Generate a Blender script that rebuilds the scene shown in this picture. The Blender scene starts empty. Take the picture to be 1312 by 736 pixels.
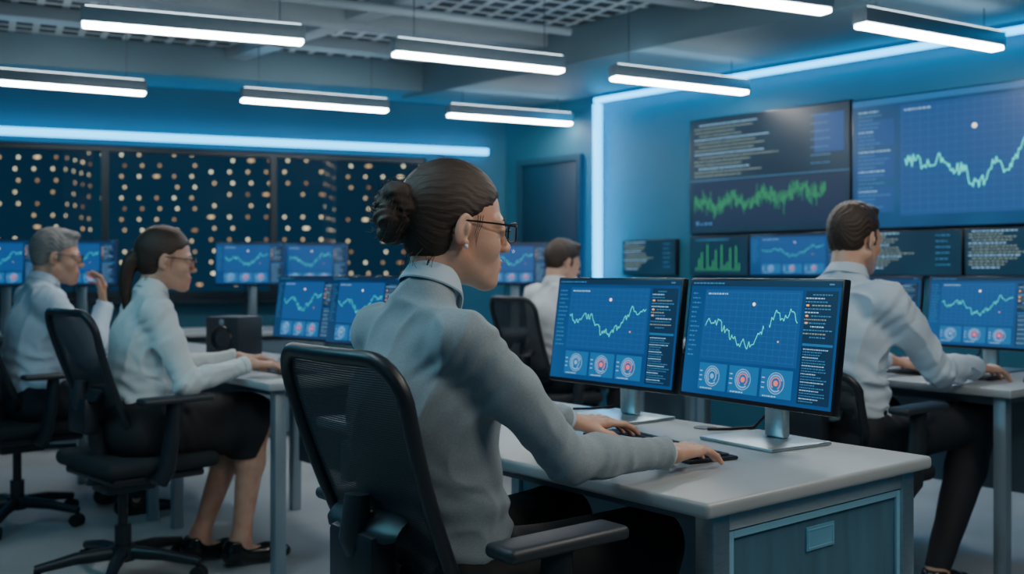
import bpy, bmesh, math, random
import numpy as np
from mathutils import Vector, Matrix
random.seed(7); np.random.seed(7)
C = bpy.context.scene.collection
R = math.radians
V = lambda *a: Vector(a)

# ------------------------------------------------------------------ materials
def nodes_of(name):
    m = bpy.data.materials.new(name); m.use_nodes = True
    nt = m.node_tree; b = nt.nodes['Principled BSDF']
    return m, nt, b
def L(nt, a, b): nt.links.new(a, b)
def M(name, col, rough=.5, metal=0, emit=None, es=0, bump=None, var=None, sss=0, coat=0, stretch=None, sheen=0):
    m, nt, b = nodes_of(name)
    b.inputs['Base Color'].default_value = (*col, 1)
    b.inputs['Roughness'].default_value = rough
    b.inputs['Metallic'].default_value = metal
    if emit:
        b.inputs['Emission Color'].default_value = (*emit, 1)
        b.inputs['Emission Strength'].default_value = es
    if coat: b.inputs['Coat Weight'].default_value = coat
    if sheen: b.inputs['Sheen Weight'].default_value = sheen
    tc = nt.nodes.new('ShaderNodeTexCoord'); vec = tc.outputs['Object']
    if stretch:
        mp = nt.nodes.new('ShaderNodeMapping'); mp.inputs['Scale'].default_value = stretch
        L(nt, vec, mp.inputs['Vector']); vec = mp.outputs['Vector']
    if var:                                     # (scale, darkness factor)
        n = nt.nodes.new('ShaderNodeTexNoise'); n.inputs['Scale'].default_value = var[0]; n.inputs['Detail'].default_value = 5
        L(nt, vec, n.inputs['Vector'])
        r = nt.nodes.new('ShaderNodeValToRGB')
        r.color_ramp.elements[0].position = .32; r.color_ramp.elements[1].position = .68
        r.color_ramp.elements[0].color = (*[c*var[1] for c in col], 1); r.color_ramp.elements[1].color = (*col, 1)
        L(nt, n.outputs['Fac'], r.inputs['Fac']); L(nt, r.outputs['Color'], b.inputs['Base Color'])
    if bump:                                    # (scale, strength, distance)
        n = nt.nodes.new('ShaderNodeTexNoise'); n.inputs['Scale'].default_value = bump[0]; n.inputs['Detail'].default_value = 3
        L(nt, vec, n.inputs['Vector'])
        bp = nt.nodes.new('ShaderNodeBump'); bp.inputs['Strength'].default_value = bump[1]; bp.inputs['Distance'].default_value = bump[2]
        L(nt, n.outputs['Fac'], bp.inputs['Height']); L(nt, bp.outputs['Normal'], b.inputs['Normal'])
    return m
def hair_mat(name, dark, light):
    m, nt, b = nodes_of(name)
    tc = nt.nodes.new('ShaderNodeTexCoord'); sp = nt.nodes.new('ShaderNodeSeparateXYZ'); L(nt, tc.outputs['Object'], sp.inputs[0])
    zz = nt.nodes.new('ShaderNodeMath'); zz.operation = 'SUBTRACT'; zz.inputs[1].default_value = .03; L(nt, sp.outputs['Z'], zz.inputs[0])
    at = nt.nodes.new('ShaderNodeMath'); at.operation = 'ARCTAN2'; L(nt, sp.outputs['Y'], at.inputs[0]); L(nt, zz.outputs[0], at.inputs[1])
    cb = nt.nodes.new('ShaderNodeCombineXYZ')
    k = nt.nodes.new('ShaderNodeMath'); k.operation = 'MULTIPLY'; k.inputs[1].default_value = 60; L(nt, at.outputs[0], k.inputs[0])
    L(nt, k.outputs[0], cb.inputs['X'])
    k2 = nt.nodes.new('ShaderNodeMath'); k2.operation = 'MULTIPLY'; k2.inputs[1].default_value = 22; L(nt, sp.outputs['X'], k2.inputs[0]); L(nt, k2.outputs[0], cb.inputs['Y'])
    n = nt.nodes.new('ShaderNodeTexNoise'); n.inputs['Scale'].default_value = 1.3; n.inputs['Detail'].default_value = 8; n.inputs['Roughness'].default_value = .7; L(nt, cb.outputs[0], n.inputs['Vector'])
    r = nt.nodes.new('ShaderNodeValToRGB'); r.color_ramp.elements[0].position = .30; r.color_ramp.elements[1].position = .75
    r.color_ramp.elements[0].color = (*dark, 1); r.color_ramp.elements[1].color = (*light, 1)
    L(nt, n.outputs['Fac'], r.inputs['Fac']); L(nt, r.outputs['Color'], b.inputs['Base Color'])
    bp = nt.nodes.new('ShaderNodeBump'); bp.inputs['Strength'].default_value = .6; bp.inputs['Distance'].default_value = .002
    L(nt, n.outputs['Fac'], bp.inputs['Height']); L(nt, bp.outputs['Normal'], b.inputs['Normal'])
    b.inputs['Roughness'].default_value = .46
    return m
def skin_mat(name, col, lip):
    m, nt, b = nodes_of(name)
    a = nt.nodes.new('ShaderNodeAttribute'); a.attribute_name = 'lip'
    tc = nt.nodes.new('ShaderNodeTexCoord')
    n = nt.nodes.new('ShaderNodeTexNoise'); n.inputs['Scale'].default_value = 22; n.inputs['Detail'].default_value = 6; L(nt, tc.outputs['Object'], n.inputs['Vector'])
    r = nt.nodes.new('ShaderNodeValToRGB'); r.color_ramp.elements[0].color = (col[0]*.92, col[1]*.76, col[2]*.72, 1); r.color_ramp.elements[1].color = (*col, 1)
    r.color_ramp.elements[0].position = .3; r.color_ramp.elements[1].position = .62
    L(nt, n.outputs['Fac'], r.inputs['Fac'])
    mx = nt.nodes.new('ShaderNodeMix'); mx.data_type = 'RGBA'
    L(nt, a.outputs['Fac'], mx.inputs['Factor']); L(nt, r.outputs['Color'], mx.inputs['A']); mx.inputs['B'].default_value = (*lip, 1)
    L(nt, mx.outputs['Result'], b.inputs['Base Color'])
    n2 = nt.nodes.new('ShaderNodeTexNoise'); n2.inputs['Scale'].default_value = 380; n2.inputs['Detail'].default_value = 2; L(nt, tc.outputs['Object'], n2.inputs['Vector'])
    bp = nt.nodes.new('ShaderNodeBump'); bp.inputs['Strength'].default_value = .3; bp.inputs['Distance'].default_value = .0008
    L(nt, n2.outputs['Fac'], bp.inputs['Height']); L(nt, bp.outputs['Normal'], b.inputs['Normal'])
    b.inputs['Roughness'].default_value = .42
    b.inputs['Subsurface Weight'].default_value = .2; b.inputs['Subsurface Radius'].default_value = (.012, .005, .003); b.inputs['Subsurface Scale'].default_value = 1
    return m
def glass_mat(name, gloss=.12, tint=(1, 1, 1), rough=.03):
    m = bpy.data.materials.new(name); m.use_nodes = True; nt = m.node_tree; nt.nodes.clear()
    o = nt.nodes.new('ShaderNodeOutputMaterial'); mx = nt.nodes.new('ShaderNodeMixShader'); t = nt.nodes.new('ShaderNodeBsdfTransparent'); g = nt.nodes.new('ShaderNodeBsdfGlossy')
    t.inputs['Color'].default_value = (*tint, 1); g.inputs['Roughness'].default_value = rough
    mx.inputs[0].default_value = gloss; L(nt, t.outputs[0], mx.inputs[1]); L(nt, g.outputs[0], mx.inputs[2]); L(nt, mx.outputs[0], o.inputs[0])
    return m
def mesh_fabric(name):
    m, nt, b = nodes_of(name)
    b.inputs['Base Color'].default_value = (.018, .026, .036, 1); b.inputs['Roughness'].default_value = .55
    tc = nt.nodes.new('ShaderNodeTexCoord')
    w1 = nt.nodes.new('ShaderNodeTexWave'); w1.bands_direction = 'Y'; w1.inputs['Scale'].default_value = 75; L(nt, tc.outputs['Object'], w1.inputs['Vector'])
    w2 = nt.nodes.new('ShaderNodeTexWave'); w2.bands_direction = 'Z'; w2.inputs['Scale'].default_value = 75; L(nt, tc.outputs['Object'], w2.inputs['Vector'])
    mu = nt.nodes.new('ShaderNodeMath'); mu.operation = 'MULTIPLY'; L(nt, w1.outputs['Fac'], mu.inputs[0]); L(nt, w2.outputs['Fac'], mu.inputs[1])
    gt = nt.nodes.new('ShaderNodeMath'); gt.operation = 'GREATER_THAN'; gt.inputs[1].default_value = .45; L(nt, mu.outputs[0], gt.inputs[0])
    sc = nt.nodes.new('ShaderNodeMath'); sc.operation = 'MULTIPLY_ADD'; sc.inputs[1].default_value = -.38; sc.inputs[2].default_value = 1; L(nt, gt.outputs[0], sc.inputs[0])
    L(nt, sc.outputs[0], b.inputs['Alpha'])
    bp = nt.nodes.new('ShaderNodeBump'); bp.inputs['Strength'].default_value = .7; bp.inputs['Distance'].default_value = .002
    L(nt, mu.outputs[0], bp.inputs['Height']); L(nt, bp.outputs['Normal'], b.inputs['Normal'])
    return m
def screen_mat(name, c0, c1, es):
    m, nt, b = nodes_of(name)
    b.inputs['Base Color'].default_value = (.004, .006, .01, 1); b.inputs['Roughness'].default_value = .3
    tc = nt.nodes.new('ShaderNodeTexCoord'); n = nt.nodes.new('ShaderNodeTexNoise'); n.inputs['Scale'].default_value = 3.5; n.inputs['Detail'].default_value = 1
    L(nt, tc.outputs['Object'], n.inputs['Vector'])
    r = nt.nodes.new('ShaderNodeValToRGB'); r.color_ramp.elements[0].position = .3; r.color_ramp.elements[1].position = .7
    r.color_ramp.elements[0].color = (*c0, 1); r.color_ramp.elements[1].color = (*c1, 1)
    L(nt, n.outputs['Fac'], r.inputs['Fac']); L(nt, r.outputs['Color'], b.inputs['Emission Color']); b.inputs['Emission Strength'].default_value = es
    return m
def tower_mat(name, base, on, strength):
    m, nt, b = nodes_of(name)
    b.inputs['Base Color'].default_value = (*base, 1); b.inputs['Roughness'].default_value = .6
    tc = nt.nodes.new('ShaderNodeTexCoord'); sp = nt.nodes.new('ShaderNodeSeparateXYZ'); L(nt, tc.outputs['Object'], sp.inputs[0])
    nsp = nt.nodes.new('ShaderNodeSeparateXYZ'); L(nt, tc.outputs['Normal'], nsp.inputs[0])
    oi = nt.nodes.new('ShaderNodeObjectInfo')
    def mth(op, a, b_=None, c_=None):
        x = nt.nodes.new('ShaderNodeMath'); x.operation = op
        for i, q in enumerate((a, b_, c_)):
            if q is None: continue
            if isinstance(q, (int, float)): x.inputs[i].default_value = q
            else: L(nt, q, x.inputs[i])
        return x.outputs[0]
    SX, SZ = 3.5, 2.15
    # run the grid along x on the front and back, along y on the sides
    side = mth('GREATER_THAN', mth('ABSOLUTE', nsp.outputs['X']), .5)
    hor = mth('ADD', mth('MULTIPLY', sp.outputs['X'], mth('SUBTRACT', 1.0, side)), mth('MULTIPLY', sp.outputs['Y'], side))
    xs = mth('DIVIDE', hor, SX); zs = mth('DIVIDE', sp.outputs['Z'], SZ)
    fz = mth('FLOOR', zs)
    xs = mth('ADD', xs, mth('MULTIPLY', mth('MODULO', fz, 2.0), .18))
    fx = mth('FLOOR', xs)
    cb = nt.nodes.new('ShaderNodeCombineXYZ'); L(nt, fx, cb.inputs[0]); L(nt, fz, cb.inputs[1]); L(nt, mth('MULTIPLY', oi.outputs['Random'], 37.0), cb.inputs[2])
    wn = nt.nodes.new('ShaderNodeTexWhiteNoise'); L(nt, cb.outputs[0], wn.inputs['Vector'])
    cb2 = nt.nodes.new('ShaderNodeCombineXYZ'); L(nt, fz, cb2.inputs[0]); L(nt, fx, cb2.inputs[1]); L(nt, mth('MULTIPLY', oi.outputs['Random'], 17.0), cb2.inputs[2])
    wn2 = nt.nodes.new('ShaderNodeTexWhiteNoise'); L(nt, cb2.outputs[0], wn2.inputs['Vector'])
    dash = mth('MULTIPLY_ADD', mth('GREATER_THAN', wn.outputs['Value'], .93), -.6, 1.0)
    dx = mth('MULTIPLY', mth('MULTIPLY', mth('SUBTRACT', mth('SUBTRACT', xs, fx), .5), SX), dash); dz = mth('MULTIPLY', mth('SUBTRACT', mth('SUBTRACT', zs, fz), .5), SZ)
    d = mth('SQRT', mth('ADD', mth('MULTIPLY', dx, dx), mth('MULTIPLY', dz, dz)))
    dot = mth('LESS_THAN', d, .25)
    onm = mth('GREATER_THAN', wn.outputs['Value'], 1-on)
    r = nt.nodes.new('ShaderNodeValToRGB'); r.color_ramp.elements[0].color = (1, .50, .16, 1); r.color_ramp.elements[1].color = (.9, .80, .48, 1)
    L(nt, wn2.outputs['Value'], r.inputs['Fac'])
    k = mth('MULTIPLY', dot, onm)
    mx = nt.nodes.new('ShaderNodeMix'); mx.data_type = 'RGBA'; L(nt, k, mx.inputs['Factor']); mx.inputs['A'].default_value = (base[0], base[1], base[2], 1); L(nt, r.outputs['Color'], mx.inputs['B'])  # facade between the dots also glows navy, added to keep towers off black
    L(nt, mx.outputs['Result'], b.inputs['Emission Color'])
    L(nt, mth('MULTIPLY_ADD', k, mth('MULTIPLY_ADD', wn2.outputs['Value'], strength, -.35), .9), b.inputs['Emission Strength'])
    return m

MT = dict(
 wall=M('wall_paint_blue', (.017, .105, .170), .7, var=(1.5, .85), bump=(60, .1, .002)),
 wall2=M('wall_panel_blue', (.023, .130, .205), .65, var=(1.2, .85)),
 soffit=M('soffit_paint', (.12, .205, .26), .7, var=(2, .9)),
 beam=M('beam_paint', (.30, .38, .43), .65, var=(3, .9)),
 floor=M('polished_floor', (.36, .395, .41), .42, var=(2.5, .8), bump=(90, .06, .001)),
 door=M('door_navy', (.004, .032, .065), .5, var=(4, .8)),
 doorframe=M('door_frame', (.012, .05, .085), .5),
 winframe=M('window_frame_dark', (.008, .022, .034), .4, .3),
 alu=M('brushed_aluminium', (.48, .58, .63), .32, .9, var=(40, .85), stretch=(1, 1, 12)),
 alu_lit=M('trim_cyan_edge_light', (.28, .62, .80), .35, .4),  # cyan light on the edges is put into this trim colour
 alud=M('lamp_housing_metal', (.22, .31, .37), .45, .3, var=(20, .9)),
 cable=M('steel_cable', (.1, .12, .15), .4, .8),
 blackp=M('black_plastic', (.014, .019, .026), .40, bump=(300, .08, .0006)),
 blackp2=M('charcoal_plastic', (.026, .033, .042), .45),
 bezel=M('bezel_black', (.007, .008, .011), .3),
 seat=M('seat_fabric_black', (.013, .017, .022), .85, bump=(400, .35, .001)),
 mesh=mesh_fabric('chair_mesh_black'),
 rubber=M('rubber_black', (.01, .01, .011), .7),
 desktop=M('desk_laminate_grey', (.36, .40, .42), .38, var=(6, .93)),
 deskedge=M('desk_edge_dark', (.11, .15, .19), .45),
 wood=M('blue_grey_wood_panel', (.066, .170, .250), .5, var=(9, .72), bump=(30, .08, .001), stretch=(3, 3, .35)),
 plate=M('label_plate_metal', (.18, .48, .66), .3, .4),
 modesty=M('desk_panel_blue_grey', (.10, .165, .22), .55, var=(5, .9)),
 steel=M('desk_steel_grey', (.28, .36, .41), .38, .6),
 keycap=M('keycap_charcoal', (.03, .034, .042), .55),
 eyew=M('eye_white', (.75, .72, .7), .2, coat=.5), iris=M('iris_dark', (.03, .02, .012), .2, coat=.5),
 lens=glass_mat('spectacle_lens', .08), pane=glass_mat('window_glass', .0006, (.88, .95, 1), .15),
 specs=M('spectacle_frame', (.012, .011, .013), .3, .2), pearl=M('pearl_earring', (.8, .8, .78), .2, coat=.6),
 sweater=M('blue_grey_fine_knit', (.285, .35, .39), .85, var=(330, .82), bump=(620, .4, .0010), sheen=.2),
 collar=M('pale_blue_cotton', (.46, .60, .70), .75, bump=(500, .2, .0006)),
 blouse=M('white_blouse_cotton', (.62, .68, .70), .7, bump=(26, .35, .006)),
 shirtb=M('light_blue_shirt', (.52, .63, .74), .7, bump=(26, .35, .006)),
 shirtw=M('white_shirt', (.60, .65, .69), .7, bump=(26, .35, .006)),
 pants=M('black_trouser_wool', (.012, .013, .016), .8, bump=(300, .3, .001)),
 navy=M('dark_navy_trousers', (.014, .018, .026), .8, bump=(300, .3, .001)),
 skirt=M('black_skirt_cloth', (.013, .013, .016), .8, bump=(250, .3, .001)),
 shoe=M('black_shoe_leather', (.008, .008, .009), .25, coat=.3),
 belt=M('belt_leather', (.015, .011, .009), .4),
 skin1=skin_mat('skin_light', (.66, .42, .31), (.50, .19, .16)),
 skin2=skin_mat('skin_warm', (.60, .37, .27), (.44, .18, .15)),
 skin3=skin_mat('skin_tan', (.56, .34, .24), (.40, .18, .16)),
 hairb=hair_mat('hair_dark_brown', (.009, .006, .004), (.085, .048, .031)),
 hairb2=hair_mat('hair_chestnut', (.014, .008, .006), (.075, .038, .022)),
 hairg=hair_mat('hair_grey', (.10, .10, .10), (.34, .34, .34)),
 hairm=hair_mat('hair_brown', (.014, .009, .007), (.075, .045, .03)),
 led=M('led_cyan', (.02, .3, .5), .4, emit=(.008, .50, 1.0), es=4.4),
 tube=M('lamp_diffuser_white', (.9, .9, .9), .4, emit=(1, .97, .92), es=38),
 ceiling_fill=M('ceiling_fill_white', (.9, .9, .9), .4, emit=(.75, .92, 1), es=5),
 scr=screen_mat('screen_blue', (.004, .045, .165), (.008, .075, .235), 1.15),
 scrm=screen_mat('screen_dim_blue', (.004, .034, .115), (.008, .056, .165), .9),
 scrd=screen_mat('screen_dark', (.005, .027, .055), (.008, .040, .078), 1.0),
 scrw=screen_mat('screen_wall_blue', (.005, .056, .165), (.009, .085, .225), 1.0),
)
def EM(n, c, s): MT[n] = M('display_'+n, (.01, .01, .01), .4, emit=c, es=s)
EM('panel', (.006, .070, .250), 1.1); EM('panel2', (.014, .130, .35), 1.15); EM('dark', (.003, .022, .070), 1); EM('text', (.32, .60, .88), 1.05); EM('dim', (.05, .21, .43), 1.0)
EM('grid', (.020, .140, .40), 1.2); EM('cyan', (.04, .72, .66), 1.5); EM('green', (.04, .48, .16), .9); EM('red', (.92, .14, .12), 1.4); EM('orange', (1, .45, .14), 1.4); EM('white', (1, .93, .8), 1.8); EM('sand', (.36, .48, .40), .7); EM('ringb', (.16, .42, .80), 1.2)

# ------------------------------------------------------------------ mesh helpers
class MB:
    def __init__(s): s.v = []; s.f = []
    def add(s, vs, fs):
        o = len(s.v); s.v += [tuple(v) for v in vs]; s.f += [tuple(i+o for i in f) for f in fs]; return s
    def box(s, x0, x1, y0, y1, z0, z1):
        return s.add([(x0,y0,z0),(x1,y0,z0),(x1,y1,z0),(x0,y1,z0),(x0,y0,z1),(x1,y0,z1),(x1,y1,z1),(x0,y1,z1)],
                     [(0,3,2,1),(4,5,6,7),(0,1,5,4),(1,2,6,5),(2,3,7,6),(3,0,4,7)])
    def prism(s, poly, z0, z1):
        n = len(poly)
        return s.add([(x,y,z0) for x,y in poly]+[(x,y,z1) for x,y in poly],
                     [tuple(range(n-1,-1,-1)), tuple(range(n,2*n))]+[(i,(i+1)%n,n+(i+1)%n,n+i) for i in range(n)])
    def tube(s, pts, r, n=8, closed=False, flat=1.0):
        pts = [Vector(p) for p in pts]; m = len(pts); rr = r if isinstance(r, (list, tuple)) else [r]*m
        up = None; vs = []
        for i, p in enumerate(pts):
            a = pts[(i-1) % m] if (closed or i) else p; b = pts[(i+1) % m] if (closed or i < m-1) else p
            t = (b-a).normalized()
            if up is None:
                up = t.orthogonal().normalized()
            up = (up - t*up.dot(t)).normalized(); sd = t.cross(up)
            for k in range(n):
                q = 2*math.pi*k/n
                vs.append(p+up*math.cos(q)*rr[i]+sd*math.sin(q)*rr[i]*flat)
        fs = []
        for i in range(m if closed else m-1):
            j = (i+1) % m
            for k in range(n):
                l = (k+1) % n; fs.append((i*n+k, i*n+l, j*n+l, j*n+k))
        if not closed: fs += [tuple(range(n-1,-1,-1)), tuple(range((m-1)*n, m*n))]
        return s.add(vs, fs)
    def cyl(s, a, b, r, n=20): return s.tube([a, b], r, n)
    def lathe(s, prof, n=24, c=(0,0,0)):
        vs = []; m = len(prof)
        for i in range(n):
            q = 2*math.pi*i/n
            vs += [(c[0]+r*math.cos(q), c[1]+r*math.sin(q), c[2]+z) for r, z in prof]
        fs = [(i*m+k, ((i+1)%n)*m+k, ((i+1)%n)*m+k+1, i*m+k+1) for i in range(n) for k in range(m-1)]
        return s.add(vs, fs)
    def sphere(s, c, r, n=16, m=10):
        prof = [(max(1e-5, math.sin(math.pi*i/m))*r, -math.cos(math.pi*i/m)*r) for i in range(m+1)]
        return s.lathe(prof, n, c)
    def build(s, name, mat, parent=None, bevel=0, smooth=False, xf=None, seg=2, mat_local=None):
        me = bpy.data.meshes.new(name); me.from_pydata(s.v, [], s.f)
        if xf is not None: me.transform(xf)
        bm = bmesh.new(); bm.from_mesh(me)
        bmesh.ops.recalc_face_normals(bm, faces=bm.faces)
        if bevel:
            es = [e for e in bm.edges if len(e.link_faces) == 2 and e.calc_face_angle(0) > R(30)]
            bmesh.ops.bevel(bm, geom=es, offset=bevel, segments=seg, affect='EDGES', profile=.5, clamp_overlap=True)
        bm.to_mesh(me); bm.free()
        if smooth or bevel:
            me.polygons.foreach_set('use_smooth', [True]*len(me.polygons)); me.set_sharp_from_angle(angle=R(38))
        me.materials.append(MT[mat] if isinstance(mat, str) else mat)
        o = bpy.data.objects.new(name, me); C.objects.link(o)
        if parent: o.parent = parent
        if mat_local is not None: o.matrix_local = mat_local
        return o
def thing(name, label, cat, loc=(0,0,0), rz=0, group=None):
    o = bpy.data.objects.new(name, None); C.objects.link(o); o.location = loc; o.rotation_euler = (0,0,rz); o.empty_display_size = .1
    o['label'] = label; o['category'] = cat
    if group: o['group'] = group
    return o
def tag(o, label, cat, group=None):
    o['label'] = label; o['category'] = cat
    if group: o['group'] = group
    return o
def struct(o): o['kind'] = 'structure'; return o
def dup(root, loc, rz, label):
    r = root.copy(); C.objects.link(r); r.location = loc; r.rotation_euler = (0,0,rz); r['label'] = label
    for ch in list(root.children):
        c = ch.copy(); C.objects.link(c); c.parent = r
        for g in ch.children:
            d = g.copy(); C.objects.link(d); d.parent = c
    return r

# ------------------------------------------------------------------ layout frames
TH = R(39.2); E1 = V(math.cos(TH), math.sin(TH), 0); E2 = V(-math.sin(TH), math.cos(TH), 0)
A1 = V(.338, 1.772, 0); A2 = V(1.70, 3.50, 0); A3 = V(-.88, 3.72, 0)
A4 = A3 + E1*(-.08) + E2*1.16
A5 = V(.70, 5.66, 0)
def at(o, a, b, z=0): return o + E1*a + E2*b + V(0,0,z)
W2 = V(-.678, .735, 0); W1 = V(.735, .678, 0); P0 = V(.71, 7.84, 0); WA = math.atan2(W1.y, W1.x)
LA = R(20.7); L2 = V(math.cos(LA), math.sin(LA), 0); LN = V(-math.sin(LA), math.cos(LA), 0); LP = V(-3.64, 7.31, 0)
Dt = L2.x*(-W2.y)-L2.y*(-W2.x); dx, dy = P0.x-LP.x, P0.y-LP.y
ac = (dx*(-W2.y)-dy*(-W2.x))/Dt; CO = LP+L2*ac; tc_ = (CO-P0).dot(W2)
WX = Matrix.Translation(P0) @ Matrix.Rotation(WA, 4, 'Z')      # local x = into the wall, y = along W2
LX = Matrix.Translation(LP) @ Matrix.Rotation(LA, 4, 'Z')      # local x = along the wall, y = outward
CEIL = 2.75
# ------------------------------------------------------------------ room
lend = LP+L2*(-4.2); rend = P0+W2*(-5.6)
poly = [(CO.x, CO.y), (lend.x, lend.y), (-7.6, -1.5), (5.2, -1.5), (rend.x, rend.y)]
struct(MB().prism(poly, -.1, 0).build('floor', 'floor'))
m, nt, b = nodes_of('ceiling_grid'); b.inputs['Roughness'].default_value = .8
tc = nt.nodes.new('ShaderNodeTexCoord'); mp = nt.nodes.new('ShaderNodeMapping'); mp.inputs['Rotation'].default_value = (0, 0, -R(27)); L(nt, tc.outputs['Object'], mp.inputs['Vector'])
br = nt.nodes.new('ShaderNodeTexBrick'); br.offset = 0; br.inputs['Scale'].default_value = 1; br.inputs['Brick Width'].default_value = .14; br.inputs['Row Height'].default_value = .14; br.inputs['Mortar Size'].default_value = .022
br.inputs['Color1'].default_value = (.025, .04, .055, 1); br.inputs['Color2'].default_value = (.04, .06, .08, 1); br.inputs['Mortar'].default_value = (.50, .58, .62, 1)
L(nt, mp.outputs['Vector'], br.inputs['Vector']); L(nt, br.outputs['Color'], b.inputs['Base Color'])
struct(MB().prism(poly, CEIL, CEIL+.1).build('ceiling', m))
wz0, wz1, wa1 = .95, 2.08, 3.14
wb = MB(); wb.box(-4.2, ac+.1, 0, .16, 0, wz0); wb.box(-4.2, ac+.1, 0, .16, wz1, CEIL); wb.box(wa1, ac+.1, 0, .16, wz0, wz1)
struct(wb.build('wall_left', 'wall', xf=LX))
nw = 6; ww = (wa1+4.2)/nw
for i in range(nw):
    a0 = -4.2+i*ww; a1 = a0+ww; f = MB(); t = .025
    f.box(a0, a1, .03, .10, wz0, wz0+.05); f.box(a0, a1, .03, .10, wz1-.04, wz1); f.box(a0, a0+t, .03, .10, wz0+.05, wz1-.04); f.box(a1-t, a1, .03, .10, wz0+.05, wz1-.04)
    fr = struct(f.build('window_%d' % (i+1), 'winframe', xf=LX))
    p = MB().box(a0+t, a1-t, .06, .066, wz0+.05, wz1-.04).build('pane', 'pane', fr, xf=LX)
struct(MB().box(-4.2, wa1+.05, -.06, .03, wz0-.04, wz0).build('trim_1', 'winframe', xf=LX))
struct(MB().box(0, .16, -5.6, tc_+.15, 0, CEIL).build('wall_right', 'wall2', xf=WX))
struct(MB().box(-.06, 0, -5.6, -.02, 0, CEIL-.25).build('trim_2', 'wall2', xf=WX, bevel=.006))
dd = struct(MB().box(-.025, .0, .27, .90, 0, 2.02).build('door_1', 'door', xf=WX, bevel=.004))
df = MB(); df.box(-.04, 0, .22, .27, 0, 2.07); df.box(-.04, 0, .90, .95, 0, 2.07); df.box(-.04, 0, .27, .90, 2.02, 2.07); df.build('door_frame', 'doorframe', dd, xf=WX)
MB().tube([(-.03,.33,1.02),(-.07,.33,1.02),(-.07,.45,1.02)], .01).build('door_handle', 'alu', dd, xf=WX, smooth=True)
struct(MB().box(-.08, -.06, -5.6, -.02, 0, .09).build('baseboard_right', 'doorframe', xf=WX))
struct(MB().box(-4.2, ac, -.02, 0, 0, .09).build('baseboard_left', 'doorframe', xf=LX))
struct(MB().box(-1.02, 0, -5.6, tc_+.1, CEIL-.25, CEIL).build('trim_3', 'soffit', xf=WX, bevel=.008))
struct(MB().box(-4.2, ac-.3, -.55, 0, CEIL-.22, CEIL).build('trim_4', 'soffit', xf=LX, bevel=.008))
LR = R(27)
BX = Matrix.Translation(V(-.6, 5.8, 0)) @ Matrix.Rotation(LR, 4, 'Z')
for i, (y0, wd, hh) in enumerate([(-.75, .12, .09), (.55, .16, .10), (1.35, .12, .08)]):
    struct(MB().box(-5.2, 1.5 if i else 2.0, y0, y0+wd, CEIL-hh, CEIL).build('trim_%d' % (5+i), 'beam', xf=BX, bevel=.006))
CX = Matrix.Translation(V(-.9, 6.2, 0)) @ Matrix.Rotation(WA, 4, 'Z')
struct(MB().box(-.07, .07, -3.2, 1.9, CEIL-.08, CEIL-.002).build('trim_8', 'beam', xf=CX, bevel=.006))
for i, y0 in enumerate([.05, -1.35]):
    o = MB().tube([BX @ V(-5.0, y0, CEIL-.12), BX @ V(2.0 - .9*(i == 0), y0, CEIL-.12)], .026, 14).build('ceiling_pipe', 'beam', smooth=True)
    tag(o, ['pale round pipe under the ceiling, the one nearer the window wall', 'pale round pipe under the ceiling, the one nearer the viewer'][i], 'pipe', 'pipes under the ceiling')
o = MB().box(-4.2, 3.66, -.07, -.015, 2.12, 2.175).build('led_strip', 'led', xf=LX, bevel=.006); tag(o, 'long glowing cyan light strip above the city window', 'light strip', 'cyan light strips')
o = MB().box(-.11, -.06, -.03, .03, .9, 2.42).build('led_strip', 'led', xf=WX, bevel=.006); tag(o, 'upright glowing cyan light strip on the wall beside the dark door', 'light strip', 'cyan light strips')
o = MB().box(-.10, -.06, -5.5, .03, 2.430, 2.468).build('led_strip', 'led', xf=WX, bevel=.006); tag(o, 'long glowing cyan light strip along the wall above the big displays', 'light strip', 'cyan light strips')
def pend(u0, v0, u1, v1, label, first=[None]):
    dz = 1.16; f = 1317
    Ya, Yb = dz*f/(350-v0), dz*f/(350-v1); a = V((u0-656)/f*Ya, Ya, 0); bb = V((u1-656)/f*Yb, Yb, 0)
    mid = (a+bb)/2; d = bb-a; ang = math.atan2(d.y, d.x); loc = V(mid.x, mid.y, 1.14+dz)
    if first[0] is None:
        t = thing('pendant_light', label, 'ceiling light', loc, ang, 'linear pendant lights'); l = 1.04
        MB().box(-l/2, l/2, -.045, .045, .012, .085).build('housing', 'alud', t, bevel=.006)
        MB().box(-l/2+.008, l/2-.008, -.036, .036, -.006, .012).build('diffuser', 'tube', t, bevel=.005)
        MB().box(-l/2+.02, l/2-.02, -.036, .036, .085, .089).build('ceiling_fill', 'ceiling_fill', t)  # glowing plate added on top, unseen from below, to brighten the ceiling
        for s in (-1, 1):
            MB().cyl((s*.4, 0, .085), (s*.4, 0, CEIL-1.14-dz), .003, 6).build('suspension_cable', 'cable', t)
            MB().lathe([(.001, 0), (.025, 0), (.025, -.02), (.001, -.02)], 14, (s*.4, 0, CEIL-1.14-dz)).build('ceiling_mount', 'alud', t)
        first[0] = t
    else: dup(first[0], loc, ang, label)
for a in [(100,32,392,56,'long white linear pendant light, upper left, nearest to the viewer on that side'),
          (-75,101,212,123,'white linear pendant light cut by the left edge of the picture'),
          (496,69,727,93,'white linear pendant light above the head of the woman in grey, nearer one'),
          (308,129,497,143,'white linear pendant light hanging before the city window, left of the woman in grey'),
          (570,148,735,160,'farthest white linear pendant light, near the dark door'),
          (783,101,957,120,'white linear pendant light just left of the dark text display'),
          (850,-12,1020,11,'white linear pendant light cut by the top edge of the picture'),
          (1100,33,1280,64,'white linear pendant light above the big blue wall display')]: pend(*a)

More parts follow.
